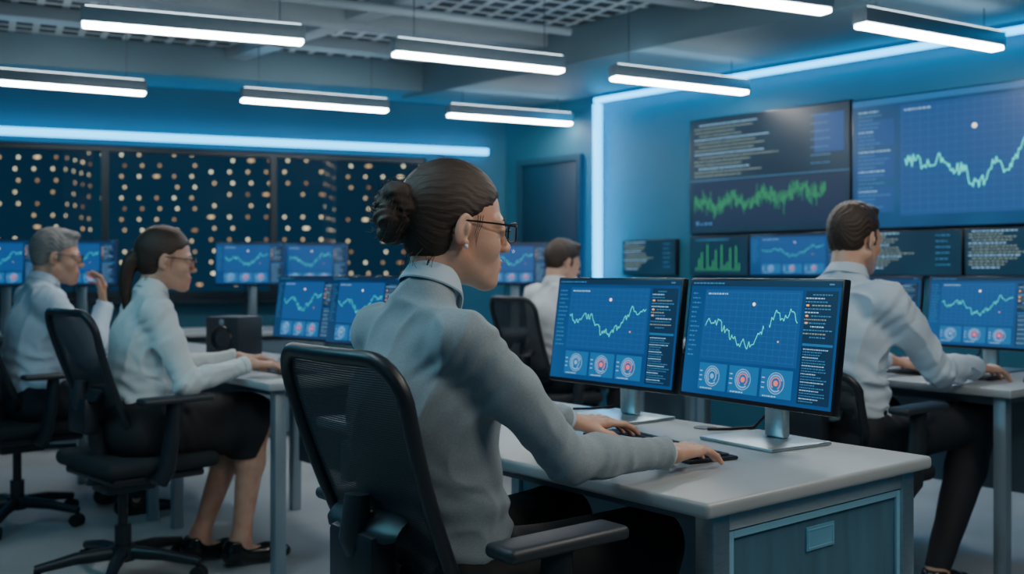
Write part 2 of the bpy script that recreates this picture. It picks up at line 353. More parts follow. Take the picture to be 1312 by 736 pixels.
# city outside
tm = [tower_mat('tower_lights_a', (.006, .026, .048), .76, 2.6), tower_mat('tower_lights_b', (.005, .020, .038), .66, 2.2), tower_mat('tower_lights_c', (.007, .030, .056), .82, 2.7)]
tl = ['outermost night tower at the left edge of the window', 'night tower seen above the grey haired man', 'night tower seen between the grey haired man and the woman in white', 'slim night tower above the woman in white blouse', 'broad night tower above the left one of the window monitors', 'night tower above the right one of the window monitors', 'night tower just left of the bun of the woman in grey', 'last night tower at the right end of the window']
for i, (x0, x1, y, h, k) in enumerate([(-175,-137,195,60,0),(-136,-112,204,48,2),(-110,-83,190,64,0),(-82,-62,205,42,2),(-60,-36,196,58,2),(-35,-12,206,50,0),(-10,8,192,62,2),(10,32,200,45,1)]):
    w = x1-x0; t = MB(); t.box(-w/2, w/2, 0, 14, -60, h); t.box(-w/4, w/4, 4, 10, h, h+5)
    o = t.build('tower_block', tm[k]); o.location = ((x0+x1)/2, y, 0); tag(o, tl[i], 'building', 'towers outside the window')

# ------------------------------------------------------------------ screens
class UI:
    def __init__(s, w, h, xf): s.w, s.h, s.xf, s.m = w, h, xf, {}
    def mb(s, c, n): return s.m.setdefault((n, c), MB())
    def p(s, x, y, l): return (-.0006*l, s.w/2-x*s.w, y*s.h)
    def rect(s, x0, y0, x1, y1, c, n='panel', l=1):
        s.mb(c, n).add([s.p(x0,y0,l), s.p(x1,y0,l), s.p(x1,y1,l), s.p(x0,y1,l)], [(0,1,2,3)])
    def line(s, pts, wd, c, n='chart_line', l=4):
        asp = s.w/s.h; mb = s.mb(c, n)
        for (x0,y0),(x1,y1) in zip(pts[:-1], pts[1:]):
            d = Vector(((x1-x0)*asp, y1-y0)); 
            if d.length < 1e-6: continue
            d.normalize(); nx, ny = -d.y*wd/asp, d.x*wd; ex, ey = d.x*wd*.4/asp, d.y*wd*.4
            mb.add([s.p(x0+nx-ex,y0+ny-ey,l), s.p(x0-nx-ex,y0-ny-ey,l), s.p(x1-nx+ex,y1-ny+ey,l), s.p(x1+nx+ex,y1+ny+ey,l)], [(0,1,2,3)])
    def ring(s, cx, cy, r0, r1, c, n='gauge', l=4, a0=0, a1=360):
        asp = s.w/s.h; k = 28; vs = []; fs = []
        for i in range(k+1):
            q = R(a0+(a1-a0)*i/k)
            for r in (r0, r1): vs.append(s.p(cx+r*math.cos(q)/asp, cy+r*math.sin(q), l))
        for i in range(k): fs.append((2*i, 2*i+1, 2*i+3, 2*i+2))
        s.mb(c, n).add(vs, fs)
    def words(s, x0, x1, y, hh, c, rnd, n='text_row', fill=.8, l=4):
        x = x0
        while x < x0+(x1-x0)*fill:
            wd = rnd.uniform(.3, 1.1)*hh*1.6; e = min(x+wd, x1)
            s.rect(x, y, e, y+hh, c, n, l); x = e+hh*.45
    def build(s, screen):
        for (n, c), mb in s.m.items(): mb.build(n, c, screen, xf=s.xf)
def jag(pts, rnd, amp=.03, sub=3):
    out = []
    for (x0,y0),(x1,y1) in zip(pts[:-1], pts[1:]):
        for k in range(sub):
            t = k/sub; out.append((x0+(x1-x0)*t, y0+(y1-y0)*t+(rnd.uniform(-amp, amp) if k else 0)))
    return out+[pts[-1]]
PA = [(.13,.64),(.17,.58),(.22,.60),(.27,.66),(.30,.61),(.33,.63),(.36,.54),(.39,.55),(.41,.45),(.44,.50),(.47,.46),(.50,.49),(.53,.55),(.56,.53),(.59,.61),(.62,.66),(.66,.73),(.69,.67),(.72,.70),(.76,.72)]
PB = [(.14,.60),(.17,.64),(.20,.62),(.24,.65),(.27,.57),(.30,.58),(.33,.49),(.36,.52),(.39,.46),(.43,.47),(.47,.44),(.50,.50),(.53,.57),(.55,.60),(.585,.63),(.60,.69),(.63,.74),(.66,.69),(.69,.70),(.72,.75),(.76,.66)]
PD = [(.02,.52),(.08,.50),(.14,.46),(.22,.50),(.28,.46),(.33,.40),(.38,.44),(.43,.30),(.47,.27),(.52,.36),(.57,.48),(.62,.38),(.67,.45),(.73,.60),(.78,.52),(.84,.58),(.90,.72),(.97,.60)]
def ui_trade(u, pts, seed, split=None):
    r = random.Random(seed)
    u.rect(0, .95, 1, 1, 'dark'); u.words(.02, .30, .966, .013, 'dim', r); u.rect(.93,.967,.96,.98,'dim','text_row',3)
    u.rect(.115, .30, .775, .92, 'panel', l=1)
    for i in range(15): u.line([(.13+i*.0445, .32), (.13+i*.0445, .9)], .0011, 'grid', 'grid_line', 2)
    for i in range(12): u.line([(.13, .33+i*.0515), (.76, .33+i*.0515)], .0011, 'grid', 'grid_line', 2)
    u.words(.14, .32, .875, .013, 'text', r)
    for i in range(14): u.words(.025, .10, .33+i*.042, .012, 'dim', r, fill=r.uniform(.4,.9))
    if split:
        u.line(jag(pts[:split], r, .038, 4), .0032, 'cyan'); u.line(jag(pts[split:], r, .034, 4), .0032, 'cyan')
    else: u.line(jag(pts, r, .038, 4), .0032, 'cyan')
    u.ring(pts[len(pts)//2][0], .80, 0, .015, 'white', 'marker'); u.ring(.65, .50, 0, .008, 'orange', 'marker')
    for i in range(3):
        x0 = .125+i*.218; u.rect(x0, .045, x0+.20, .275, 'panel2', l=2); cx = x0+.10; cy = .165; c = ['ringb', 'red', 'red'][i]
        u.ring(cx, cy, .083, .088, 'text', l=4); u.ring(cx, cy, .060, .072, 'ringb', l=4, a0=20, a1=310); u.ring(cx, cy, .044, .051, 'red' if i else 'text', l=4, a0=-60, a1=230); u.ring(cx, cy, .0, .022, c, l=4)
        u.words(x0+.02, x0+.18, .052, .010, 'text', r, fill=.5)
        for k in range(3): u.rect(x0+.008, .12+k*.04, x0+.028, .128+k*.04, 'text', 'text_row', 4)
    u.rect(.795, .03, .985, .92, 'dark', l=1)
    for i in range(13):
        y = .885-i*.028; u.words(.80 if i % 3 else .84, .975, y, .010, ['dim','text','dim','sand'][i % 4], r, fill=r.uniform(.4,.9))
        if i in (3, 6, 8): u.rect(.805, y-.002, .822, y+.012, ['orange','red','orange'][i % 3], 'marker', 4)
    u.rect(.80, .485, .98, .505, 'panel2', l=2)
    for i in range(20): u.words(.81, .97, .455-i*.0215, .008, 'dim' if i % 3 else 'text', r, fill=r.uniform(.5,.95))
def ui_text(u, seed, chart=True):
    r = random.Random(seed)
    n = 15 if chart else 13
    for i in range(n):
        y = .945-i*(.032 if chart else .066); h = .010 if chart else .024
        u.words(.03 if i % 3 else .06, .44+r.random()*.18, y, h, 'sand' if i % 4 else 'text', r, fill=r.uniform(.5,.95))
        if i % 2: u.words(.78, .95, y, h, 'dim', r, fill=.6)
    if chart:
        u.rect(.80,.62,.97,.93,'panel',l=1); u.rect(0,.46,1,.466,'dim','grid_line',2); u.rect(.02,.05,.98,.44,'dark',l=1)
        for i in range(150):
            x = .03+i*.0056; y = .23+.035*math.sin(i*.17)+.02*math.sin(i*.7)+r.uniform(-.02,.03)+.0006*i; hh = r.uniform(.008,.065)*(1 if i % 5 else 1.5)
            u.rect(x-.0013, y-hh, x+.0015, y+hh, 'green', 'chart_bar', 3)
        for i in range(4): u.rect(.04+i*.03,.07,.06+i*.03,.08+.03*r.random(),'dim','text_row',3)
def ui_bars(u, seed):
    r = random.Random(seed)
    for i in range(16):
        hgt = .06+.66*abs(math.sin(i*1.9+.4))**3; u.rect(.1+i*.05, .1, .1+i*.05+.016, .1+hgt, 'green', 'chart_bar', 3)
    u.words(.1, .8, .9, .03, 'dim', r)
def ui_big(u, seed):
    r = random.Random(seed)
    u.rect(.0, .955, 1, 1, 'panel2'); u.rect(.23, .09, .97, .93, 'panel', l=1)
    for i in range(19): u.line([(.24+i*.040, .1), (.24+i*.040, .92)], .001, 'grid', 'grid_line', 2)
    for i in range(15): u.line([(.24, .12+i*.055), (.96, .12+i*.055)], .001, 'grid', 'grid_line', 2)
    for i in range(26): u.words(.03, .19, .90-i*.031, .010, 'text' if i % 5 == 0 else 'dim', r, fill=r.uniform(.4,.9))
    for k in range(3): u.rect(.02, .12+k*.26, .20, .32+k*.26, 'panel', l=1)
    u.words(.25, .38, .885, .013, 'text', r)
    u.line(jag([(.24+x*.72, y) for x, y in PD], r, .050, 7), .0048, 'cyan')
    u.ring(.56, .72, 0, .018, 'white', 'marker')
UIS = {'A': (lambda u: ui_trade(u, PA, 3), 'scr'), 'B': (lambda u: ui_trade(u, PB, 5, 14), 'scr'), 'C': (lambda u: ui_text(u, 8), 'scrd'), 'D': (lambda u: ui_big(u, 9), 'scrw'),
       'E': (lambda u: ui_text(u, 12, False), 'scrd'), 'F': (lambda u: ui_bars(u, 4), 'scrd'), 'G': (lambda u: ui_trade(u, PA, 14), 'scr'), 'H': (lambda u: ui_trade(u, PA, 21), 'scrm')}
protos = {}
def monitor(loc, rz, kind, label, group, zb=.09, tilt=8):
    key = (kind, zb, tilt); loc = Vector(loc)+V(0,0,.0006)
    if key in protos:
        o = dup(protos[key], loc, rz, label); o['group'] = group; return o
    w, h = .48, .30
    t = thing('monitor', label, 'monitor', loc, rz, group)
    X = Matrix.Translation(V(-.05, 0, zb)) @ Matrix.Rotation(R(tilt), 4, 'Y')
    hb = MB(); hb.box(0, .022, -w/2, w/2, 0, h); hb.build('housing', 'bezel', t, bevel=.004, xf=X)
    MB().box(.02, .045, -.12, .12, .06, .24).build('rear_cover', 'blackp', t, bevel=.012, xf=X)
    bz = .006; X2 = X @ Matrix.Translation(V(-.0008, 0, .011)); sw, sh = w-2*bz, h-.011-bz
    sc = MB().add([(0,sw/2,0),(0,-sw/2,0),(0,-sw/2,sh),(0,sw/2,sh)], [(0,1,2,3)]).build('screen', UIS[kind][1], t, xf=X2)
    u = UI(sw, sh, X2); UIS[kind][0](u); u.build(sc)
    zt = zb+.15
    MB().prism([(.03,-.03),(.055,-.03),(.055,.03),(.03,.03)], .008, zt).build('stand_neck', 'alu', t, bevel=.006)
    MB().box(-.10, .10, -.115, .115, 0, .008).build('stand_base', 'alu', t, bevel=.003)
    MB().tube([(.06,.05,zt),(.10,.06,zt-.06),(.11,.08,.06),(.09,.12,.012),(.05,.16,.006),(.0,.19,.006)], .004, 6).build('cable', 'rubber', t, smooth=True)
    protos[key] = t; return t
def wall_display(t0, t1, z0, z1, kind, label, group, d=.06):
    w = abs(t1-t0); c = P0+W2*((t0+t1)/2)-W1*d
    t = thing('wall_display', label, 'wall display', (c.x, c.y, z0), WA, group)
    MB().box(-.04, 0, -w/2, w/2, 0, z1-z0).build('housing', 'bezel', t, bevel=.004)
    X = Matrix.Translation(V(-.041, 0, .008)); sw, sh = w-.016, z1-z0-.016
    sc = MB().add([(0,sw/2,0),(0,-sw/2,0),(0,-sw/2,sh),(0,sw/2,sh)], [(0,1,2,3)]).build('screen', UIS[kind][1], t, xf=X)
    u = UI(sw, sh, X); UIS[kind][0](u); u.build(sc)
G = 'displays of the video wall'
wall_display(-2.092, -.88, 1.405, 2.195, 'C', 'large dark wall display of text rows over a jagged green chart', G)
wall_display(-3.42, -2.098, 1.400, 2.18, 'D', 'largest bright blue wall display with a cyan line chart', G)
wall_display(-1.360, -.88, 1.12, 1.395, 'F', 'small dark wall display with green bars', G)
wall_display(-2.092, -1.366, 1.12, 1.395, 'G', 'small blue wall display with line chart, left of the man in blue shirt', G)
wall_display(-2.77, -2.098, 1.12, 1.39, 'E', 'small dark text display just right of the head of the man in blue shirt', G)
wall_display(-3.42, -2.778, 1.12, 1.39, 'E', 'small dark text display at the right edge under the largest display', G)
wall_display(-.76, -.26, 1.12, 1.38, 'E', 'lone small dark text display beside the upright light strip', G)

# ------------------------------------------------------------------ desks
def main_desk():
    W, LN_ = .75, 1.4
    t = thing('desk', 'grey topped desk with silver framed end panel, in front of the woman in grey', 'desk', A1, TH, 'work desks')
    MB().box(0, W, 0, LN_, .712, .74).build('desk_top', 'desktop', t, bevel=.008, seg=3)
    f = MB(); f.box(.09, W-.09, .065, LN_-.03, .675, .710); f.build('under_frame', 'deskedge', t, bevel=.003)
    MB().box(.04, .085, .02, .065, 0, .711).build('leg', 'alu', t, bevel=.004); MB().box(W-.085, W-.04, .02, .065, 0, .711).build('leg', 'alu', t, bevel=.004)
    MB().box(.05, .09, LN_-.09, LN_-.05, 0, .675).build('leg', 'alu', t, bevel=.004); MB().box(W-.09, W-.05, LN_-.09, LN_-.05, 0, .675).build('leg', 'alu', t, bevel=.004)
    MB().box(.085, W-.085, .022, .058, .676, .711).build('end_rail', 'alu', t, bevel=.004)
    p = MB().box(.085, W-.085, .032, .05, .05, .676).build('end_panel', 'wood', t, bevel=.002)
    for a, b_, c, d in ((.088, .102, .06, .674), (W-.102, W-.088, .06, .674), (.102, W-.102, .660, .674)):
        MB().box(a, b_, .025, .033, c, d).build('panel_lit_edge', 'alu_lit', p, bevel=.002)  # thin border carrying the painted cyan edge light
    pl = MB(); pl.box(.328, .422, .0285, .033, .596, .643); pl.build('label_plate', 'plate', p, bevel=.0015)
    q = MB()
    q.box(.333, .417, .0275, .0286, .601, .603); q.box(.333, .417, .0275, .0286, .636, .638); q.box(.333, .335, .0275, .0286, .603, .636); q.box(.415, .417, .0275, .0286, .603, .636)
    q.build('plate_rim', 'alu_lit', p)
    MB().box(W-.075, W-.055, .07, LN_-.09, .32, .674).build('modesty_panel', 'modesty', t)
    MB().lathe([(.001,.742),(.03,.742),(.03,.7405),(.001,.7405)], 20, (.68, .58, 0)).build('cable_grommet', 'blackp', t)
main_desk()
def desk(o, ln, label, W=.72, rz=TH, panel=True, ins=.10):
    t = thing('desk', label, 'desk', o, rz, 'work desks')
    MB().box(0, W, 0, ln, .71, .74).build('desk_top', 'desktop', t, bevel=.007)
    f = MB(); f.box(.1, W-.05, .1, ln-.1, .67, .708); f.build('under_frame', 'deskedge', t, bevel=.003)
    for x in (ins, W-.04-ins):
        for y in (ins, ln-.04-ins): MB().box(x, x+.045, y, y+.045, 0, .708).build('leg', 'steel', t, bevel=.004)
    if panel: MB().box(W-.09, W-.07, .15, ln-.15, .25, .67).build('modesty_panel', 'modesty', t)
    return t
desk(A2, 1.45, 'grey desk at the right edge before the man in blue shirt and dark trousers', .78, ins=.035)
desk(A3, 1.13, 'grey desk where the woman in white blouse types', ins=.05)
desk(A4, 1.3, 'grey desk of the grey haired man at far left')
desk(A5, .9, 'grey desk at the back, before the man in white shirt', .68)
bo = LP+L2*(2.25)-LN*.95
bt = desk(bo, 4.8, 'long grey counter desk along the city window', .70, LA+R(90), False)
MB().box(.05, .07, .12, 4.68, .04, .67).build('front_panel', 'modesty', bt)
desk(V(.55, 7.05, 0), 1.0, 'short grey desk in the far corner by the dark door', .5, R(90)+R(6))

tw = 'twin monitors with trading charts'
monitor(at(A1, .635, .845, .74), TH, 'A', 'left one of the two big monitors before the woman in grey', tw)
monitor(at(A1, .615, .345, .74), TH-R(6), 'B', 'right one of the two big monitors before the woman in grey', tw)
g2 = 'monitors on the other desks'
monitor(at(A3, .60, .30, .74), TH+R(7), 'H', 'right one of two monitors before the woman in white blouse', g2)
monitor(at(A3, .60, .81, .74), TH+R(7), 'H', 'left one of two monitors before the woman in white blouse', g2)
monitor(at(A2, .64, .40, .74), TH, 'A', 'monitor at the right edge before the man in blue shirt', g2)
monitor(at(A2, .64, .91, .74), TH, 'B', 'monitor half hidden behind the chest of the man in blue shirt', g2)
def back_mon(u, Y, rz, k, label, z=.74): monitor(V((u-656)/1317*Y, Y, z), rz, k, label, 'monitors along the back', zb=.315, tilt=2)
back_mon(322, 7.15, R(93), 'A', 'left one of two monitors before the window, right of the woman in white blouse')
back_mon(403, 7.32, R(93), 'B', 'right one of two monitors before the window, left of the woman in grey')
back_mon(5, 6.45, R(98), 'H', 'monitor at the left edge of the picture behind the grey haired man')
back_mon(103, 6.60, R(98), 'H', 'monitor behind the raised hand of the grey haired man')
back_mon(660, 7.3, R(92), 'H', 'monitor left of the head of the man at the back')

sp = thing('speaker', 'small black speaker box on the desk between the women', 'speaker', at(A4, .52, .12, .741), TH+R(25))
MB().box(-.09, .09, -.10, .10, 0, .19).build('cabinet', 'blackp2', sp, bevel=.008)
cxm = Matrix.Translation(V(-.091, 0, .085)) @ Matrix.Rotation(R(-90), 4, 'Y')
MB().lathe([(.001,-.01),(.03,-.004),(.05,.004),(.06,.006),(.065,0)], 24).build('driver_cone', 'bezel', sp, xf=cxm, smooth=True)
MB().lathe([(.001,.004),(.012,.003),(.016,0)], 18, (0,0,0)).build('tweeter', 'steel', sp, xf=Matrix.Translation(V(0,0,.078)) @ cxm, smooth=True)

def keyboard(loc, rz, label, detailed):
    t = thing('keyboard', label, 'keyboard', loc, rz, 'black keyboards')
    MB().box(-.065, .065, -.215, .215, 0, .008).build('case', 'blackp', t, bevel=.003)
    first = None
    for r_ in range(5):
        if not detailed:
            k = MB()
            for c in range(20): k.box(-.053+r_*.021, -.053+r_*.021+.018, .205-c*.0205-.018, .205-c*.0205, .008, .013)
            k.build('key_row', 'keycap', t); continue
        c = 0
        while c < 19:
            wd = 6 if (r_ == 0 and c == 4) else 1
            if wd == 6: k = MB().box(0, .0175, -.0215*6+.003, 0, 0, .005).build('key', 'keycap', t, bevel=.0015)
            elif first is None: first = k = MB().box(0, .0175, -.0185, 0, 0, .005).build('key', 'keycap', t, bevel=.0015)
            else: k = first.copy(); C.objects.link(k); k.parent = t
            k.location = (-.054+r_*.0215, .203-c*.0215, .0082); c += wd
keyboard(at(A1, .365, .462, .7405), TH-R(12), 'black keyboard under the hands of the woman in grey', True)
keyboard(at(A2, .30, .40, .7405), TH, 'black keyboard before the man in blue shirt', False)
keyboard(at(A3, .24, .42, .7405), TH, 'black keyboard before the woman in white blouse', False)
ms = thing('computer_mouse', 'black computer mouse on the desk right of the hand of the man in blue shirt', 'mouse', at(A2, .33, .07, .7405), TH)
X = Matrix.Diagonal((.055, .032, .034, 1)).to_4x4()
mbs = MB().lathe([(1,0),(.98,.3),(.8,.75),(.45,.96),(.001,1)], 20); mbs.build('shell', 'blackp', ms, xf=X, smooth=True)
MB().cyl((.03,-.004,.029),(.03,.004,.029), .008, 12).build('scroll_wheel', 'rubber', ms)

# ------------------------------------------------------------------ chairs
def chair(loc, rz, label, zt=1.0):
    t = thing('office_chair', label, 'office chair', loc, rz, 'black office chairs')
    X0 = lambda y, z: -.222+.40*(1.0-z)-.05*math.sin(math.pi*min(1, max(0, (z-.5)/.5)))*.35+.42*y*y
    MB().box(-.16, .27, -.245, .245, .415, .475).build('seat', 'seat', t, bevel=.028, seg=4)
    MB().box(-.13, .22, -.21, .21, .385, .415).build('seat_pan', 'blackp', t, bevel=.01)
    zb = .53; hw_t, hw_b, rc = .197, .160, .07
    def hw(z): return hw_b+(hw_t-hw_b)*min(1, max(0, (z-zb)/(.40)))
    seq = []
    for k in range(8): z = zb+rc+(zt-zb-2*rc)*k/7; seq.append((hw(z), z))
    for k in range(1, 7): q = R(90)*k/6; seq.append((hw(zt)-rc+rc*math.cos(q), zt-rc+rc*math.sin(q)))
    right = seq[:]
    for k in range(1, 6): seq.append(((hw(zt)-rc)*(1-2*k/6), zt))
    for y, z in reversed(right): seq.append((-y, z))
    for k in range(1, 7): q = R(90)*k/6; seq.append((-(hw(zb)-rc+rc*math.cos(q)), zb+rc-rc*math.sin(q)))
    for k in range(1, 6): seq.append((-(hw(zb)-rc)*(1-2*k/6), zb))
    for k in range(6, 0, -1): q = R(90)*k/6; seq.append(((hw(zb)-rc+rc*math.cos(q)), zb+rc-rc*math.sin(q)))
    path = [V(X0(y, z), y, z) for y, z in seq]
    MB().tube(path, .014, 10, True).build('backrest_frame', 'blackp', t, smooth=True)
    g = MB(); nu, nv = 14, 16; vs = []
    for j in range(nv+1):
        z = zb+(zt-zb)*j/nv; e = min(z-zb, zt-z); h_ = hw(z)
        if e < rc: h_ = h_-rc+math.sqrt(max(0, rc*rc-(rc-e)**2))
        for i in range(nu+1):
            y = h_*(1-2*i/nu); vs.append((X0(y, z)+.002, y, z))
    g.add(vs, [(j*(nu+1)+i, j*(nu+1)+i+1, (j+1)*(nu+1)+i+1, (j+1)*(nu+1)+i) for j in range(nv) for i in range(nu)])
    g.build('backrest_mesh', 'mesh', t, smooth=True)
    zl = min(.70, zt-.14)
    lb = MB(); lb.tube([V(X0(y, zl)-.026, y, zl) for y in [-.115+.023*k for k in range(11)]], [.02]+[.03]*9+[.02], 10, flat=.3); lb.build('lumbar_support', 'blackp', t, smooth=True)
    sb = MB()
    sb.tube([V(-.02,0,.375), V(-.11,0,.385), V(X0(0,.52)-.05,0,.45), V(X0(0,.56)-.05,0,.56), V(X0(0,zl)-.045,0,zl-.02), V(X0(0,zl)-.04,0,zl+.05)], [.03,.032,.034,.032,.03,.022], 10, flat=1.0)
    sb.build('back_bracket', 'blackp2', t, smooth=True)
    MB().box(X0(0,.64)-.085, X0(0,.64)-.03, -.075, .075, .56, .69).build('adjuster_box', 'blackp', t, bevel=.012)
    for s in (-1, 1):
        MB().tube([V(.02, s*.20, .40), V(.02, s*.265, .40), V(.03, s*.285, .44), V(.05, s*.288, .56), V(.06, s*.286, .675)], [.02,.02,.021,.02,.018], 10, flat=1.5).build('arm_post', 'blackp', t, smooth=True)
        MB().box(-.07, .20, s*.286-.038, s*.286+.038, .675, .700).build('arm_pad', 'blackp2', t, bevel=.011, seg=3)
    MB().box(-.09, .1, -.07, .07, .33, .385).build('mechanism', 'blackp2', t, bevel=.01)
    MB().tube([(0,0,.11),(0,0,.2),(0,0,.201),(0,0,.34)], [.03,.03,.018,.018], 18).build('gas_lift', 'blackp', t, smooth=True)
    MB().lathe([(.001,.07),(.045,.07),(.05,.09),(.045,.125),(.001,.125)], 20).build('base_hub', 'blackp', t, smooth=True)
    for k in range(5):
        q = R(72*k+20); c, s_ = math.cos(q), math.sin(q)
        lg = MB().tube([(.03*c,.03*s_,.10), (.16*c,.16*s_,.095), (.30*c,.30*s_,.072)], [.026,.022,.016], 10).build('leg', 'blackp', t, smooth=True)
        w = MB()
        for d in (-1, 1):
            cx, cy = .295*c-s_*d*.012, .295*s_+c*d*.012
            w.cyl((cx+s_*.009, cy-c*.009, .0285), (cx-s_*.009, cy+c*.009, .0285), .028, 16)
        w.cyl((.295*c,.295*s_,.03), (.295*c,.295*s_,.075), .009, 8)
        w.build('caster', 'rubber', lg, smooth=True)
    return t

# ------------------------------------------------------------------ implicit surfaces for people
f32 = np.float32
def smin(a, b, k):
    h = np.clip(.5+.5*(b-a)/k, 0, 1); return b+(a-b)*h-k*h*(1-h)
def smax(a, b, k): return -smin(-a, -b, k)
def axis(lo, hi, base, zones=()):
    x = lo; out = [lo]
    while x < hi:
        x += min([z[2] for z in zones if z[0] <= x < z[1]]+[base]); out.append(x)
    return np.array(out, f32)
def cone(a, b, ra, rb, k=.02, op='u'): return ('c', np.array(a, f32), np.array(b, f32), ra, rb, k, op)
def ell(c, r, Rm=None, k=.02, op='u'): return ('e', np.array(c, f32), np.array(r, f32), np.eye(3, dtype=f32) if Rm is None else np.array(Rm, f32), k, op)
def fc(a, b, wa, da, wb, db, k=.03, op='u'): return ('f', np.array(a, f32), np.array(b, f32), (wa, da), (wb, db), k, op)
class Field:
    def __init__(s, x, y, z): s.x, s.y, s.z = x, y, z; s.f = np.full((len(x), len(y), len(z)), .5, f32)
    def apply(s, p, inf=0.):
        t, k, op = p[0], p[-2], p[-1]
        if t == 'c': a, b, ra, rb = p[1:5]; lo = np.minimum(a-ra, b-rb); hi = np.maximum(a+ra, b+rb)
        elif t == 'e': m_ = np.max(p[2]); lo = p[1]-m_; hi = p[1]+m_
        else: a, b = p[1:3]; m_ = max(p[3]+p[4]); lo = np.minimum(a, b)-m_; hi = np.maximum(a, b)+m_
        mg = k+inf+.015; lo = lo-mg; hi = hi+mg
        sl = tuple(slice(np.searchsorted(g, lo[i]), np.searchsorted(g, hi[i])) for i, g in enumerate((s.x, s.y, s.z)))
        X = s.x[sl[0]][:, None, None]; Y = s.y[sl[1]][None, :, None]; Z = s.z[sl[2]][None, None, :]
        if min(X.size, Y.size, Z.size) == 0: return
        if t == 'c':
            ba = b-a; l2 = float(ba@ba)+1e-12
            h = np.clip(((X-a[0])*ba[0]+(Y-a[1])*ba[1]+(Z-a[2])*ba[2])/l2, 0, 1)
            d = np.sqrt((X-a[0]-h*ba[0])**2+(Y-a[1]-h*ba[1])**2+(Z-a[2]-h*ba[2])**2)-(ra+(rb-ra)*h)
        elif t == 'e':
            c, r, Rm = p[1:4]; q = [(X-c[0])*Rm[0, i]+(Y-c[1])*Rm[1, i]+(Z-c[2])*Rm[2, i] for i in range(3)]
            k0 = np.sqrt(sum((q[i]/r[i])**2 for i in range(3))); k1 = np.sqrt(sum((q[i]/r[i]**2)**2 for i in range(3)))+1e-6
            d = k0*(k0-1)/k1
        else:
            ba = b-a; ln = float(np.sqrt(ba@ba)); n = ba/ln; sd = np.array([0, 1, 0], f32); sd = sd-n*(sd@n); sd /= np.sqrt(sd@sd); u = np.cross(n, sd)
            al = (X-a[0])*n[0]+(Y-a[1])*n[1]+(Z-a[2])*n[2]; h = np.clip(al/ln, 0, 1)
            qx = (X-a[0])*sd[0]+(Y-a[1])*sd[1]+(Z-a[2])*sd[2]; qy = (X-a[0])*u[0]+(Y-a[1])*u[1]+(Z-a[2])*u[2]
            w = p[3][0]+(p[4][0]-p[3][0])*h; dd_ = p[3][1]+(p[4][1]-p[3][1])*h
            mn = np.minimum(w, dd_); d = (np.sqrt((qx/w)**2+(qy/dd_)**2+((al-h*ln)/mn)**2)-1)*mn
        d = d.astype(f32)-f32(inf) if op == 'u' else d.astype(f32)
        cur = s.f[sl]; s.f[sl] = smin(cur, d, k) if op == 'u' else smax(cur, -d, k)
    def clip(s, n, pt, k=.008):
        d = ((s.x-pt[0])*n[0])[:, None, None]+((s.y-pt[1])*n[1])[None, :, None]+((s.z-pt[2])*n[2])[None, None, :]
        s.f = smax(s.f, d.astype(f32), k)
    def displace(s, fn):
        I = np.nonzero(np.abs(s.f) < .03); P = np.stack([s.x[I[0]], s.y[I[1]], s.z[I[2]]], 1); s.f[I] += fn(P).astype(f32)
    def mesh(s, smooth=1):
        f = s.f; f[0] = f[-1] = .5; f[:, 0] = f[:, -1] = .5; f[:, :, 0] = f[:, :, -1] = .5
        b = f < 0; cnt = np.zeros(tuple(n-1 for n in f.shape), np.uint8); nx, ny, nz = f.shape
        offs = [(i, j, k) for i in (0, 1) for j in (0, 1) for k in (0, 1)]
        for i, j, k in offs: cnt += b[i:nx-1+i, j:ny-1+j, k:nz-1+k]
        mk = (cnt > 0) & (cnt < 8); I, J, K = np.nonzero(mk); n = len(I)
        idx = np.full(mk.shape, -1, np.int32); idx[I, J, K] = np.arange(n)
        val = {o: f[I+o[0], J+o[1], K+o[2]] for o in offs}
        pos = np.zeros((n, 3)); num = np.zeros(n)
        for o in offs:
            for ax in range(3):
                if o[ax]: continue
                q = list(o); q[ax] = 1; fa, fb = val[o], val[tuple(q)]; m_ = (fa < 0) != (fb < 0)
                t = np.where(m_, fa/np.where(m_, fa-fb, 1), 0); pp = np.tile(np.array(o, float), (n, 1)); pp[:, ax] += t
                pos += pp*m_[:, None]; num += m_
        pos = pos/num[:, None]+np.stack([I, J, K], 1)
        v = np.stack([np.interp(pos[:, i], np.arange(len(g)), g) for i, g in enumerate((s.x, s.y, s.z))], 1)
        Fs = []
        for ax in range(3):
            s0 = [slice(1, -1)]*3; s1 = [slice(1, -1)]*3; s0[ax] = slice(0, -1); s1[ax] = slice(1, None)
            c = np.stack(np.nonzero(b[tuple(s0)] != b[tuple(s1)]), 1); u, w = (ax+1) % 3, (ax+2) % 3
            c[:, u] += 1; c[:, w] += 1; ins = b[c[:, 0], c[:, 1], c[:, 2]]
            def g(du, dw): q = c.copy(); q[:, u] -= du; q[:, w] -= dw; return idx[q[:, 0], q[:, 1], q[:, 2]]
            Q = np.stack([g(1, 1), g(0, 1), g(0, 0), g(1, 0)], 1); Q[~ins] = Q[~ins][:, ::-1]; Fs.append(Q)
        Fq = np.concatenate(Fs)
        for _ in range(smooth):
            a_ = np.concatenate([Fq[:, i] for i in range(4)]); b_ = np.concatenate([Fq[:, (i+1) % 4] for i in range(4)])
            dg = np.bincount(a_, minlength=n)+np.bincount(b_, minlength=n)
            av = np.stack([(np.bincount(a_, v[b_, i], n)+np.bincount(b_, v[a_, i], n))/dg for i in range(3)], 1)
            v = v*.5+av*.5
        return v, Fq
TB = np.random.RandomState(3).rand(32, 32, 32)
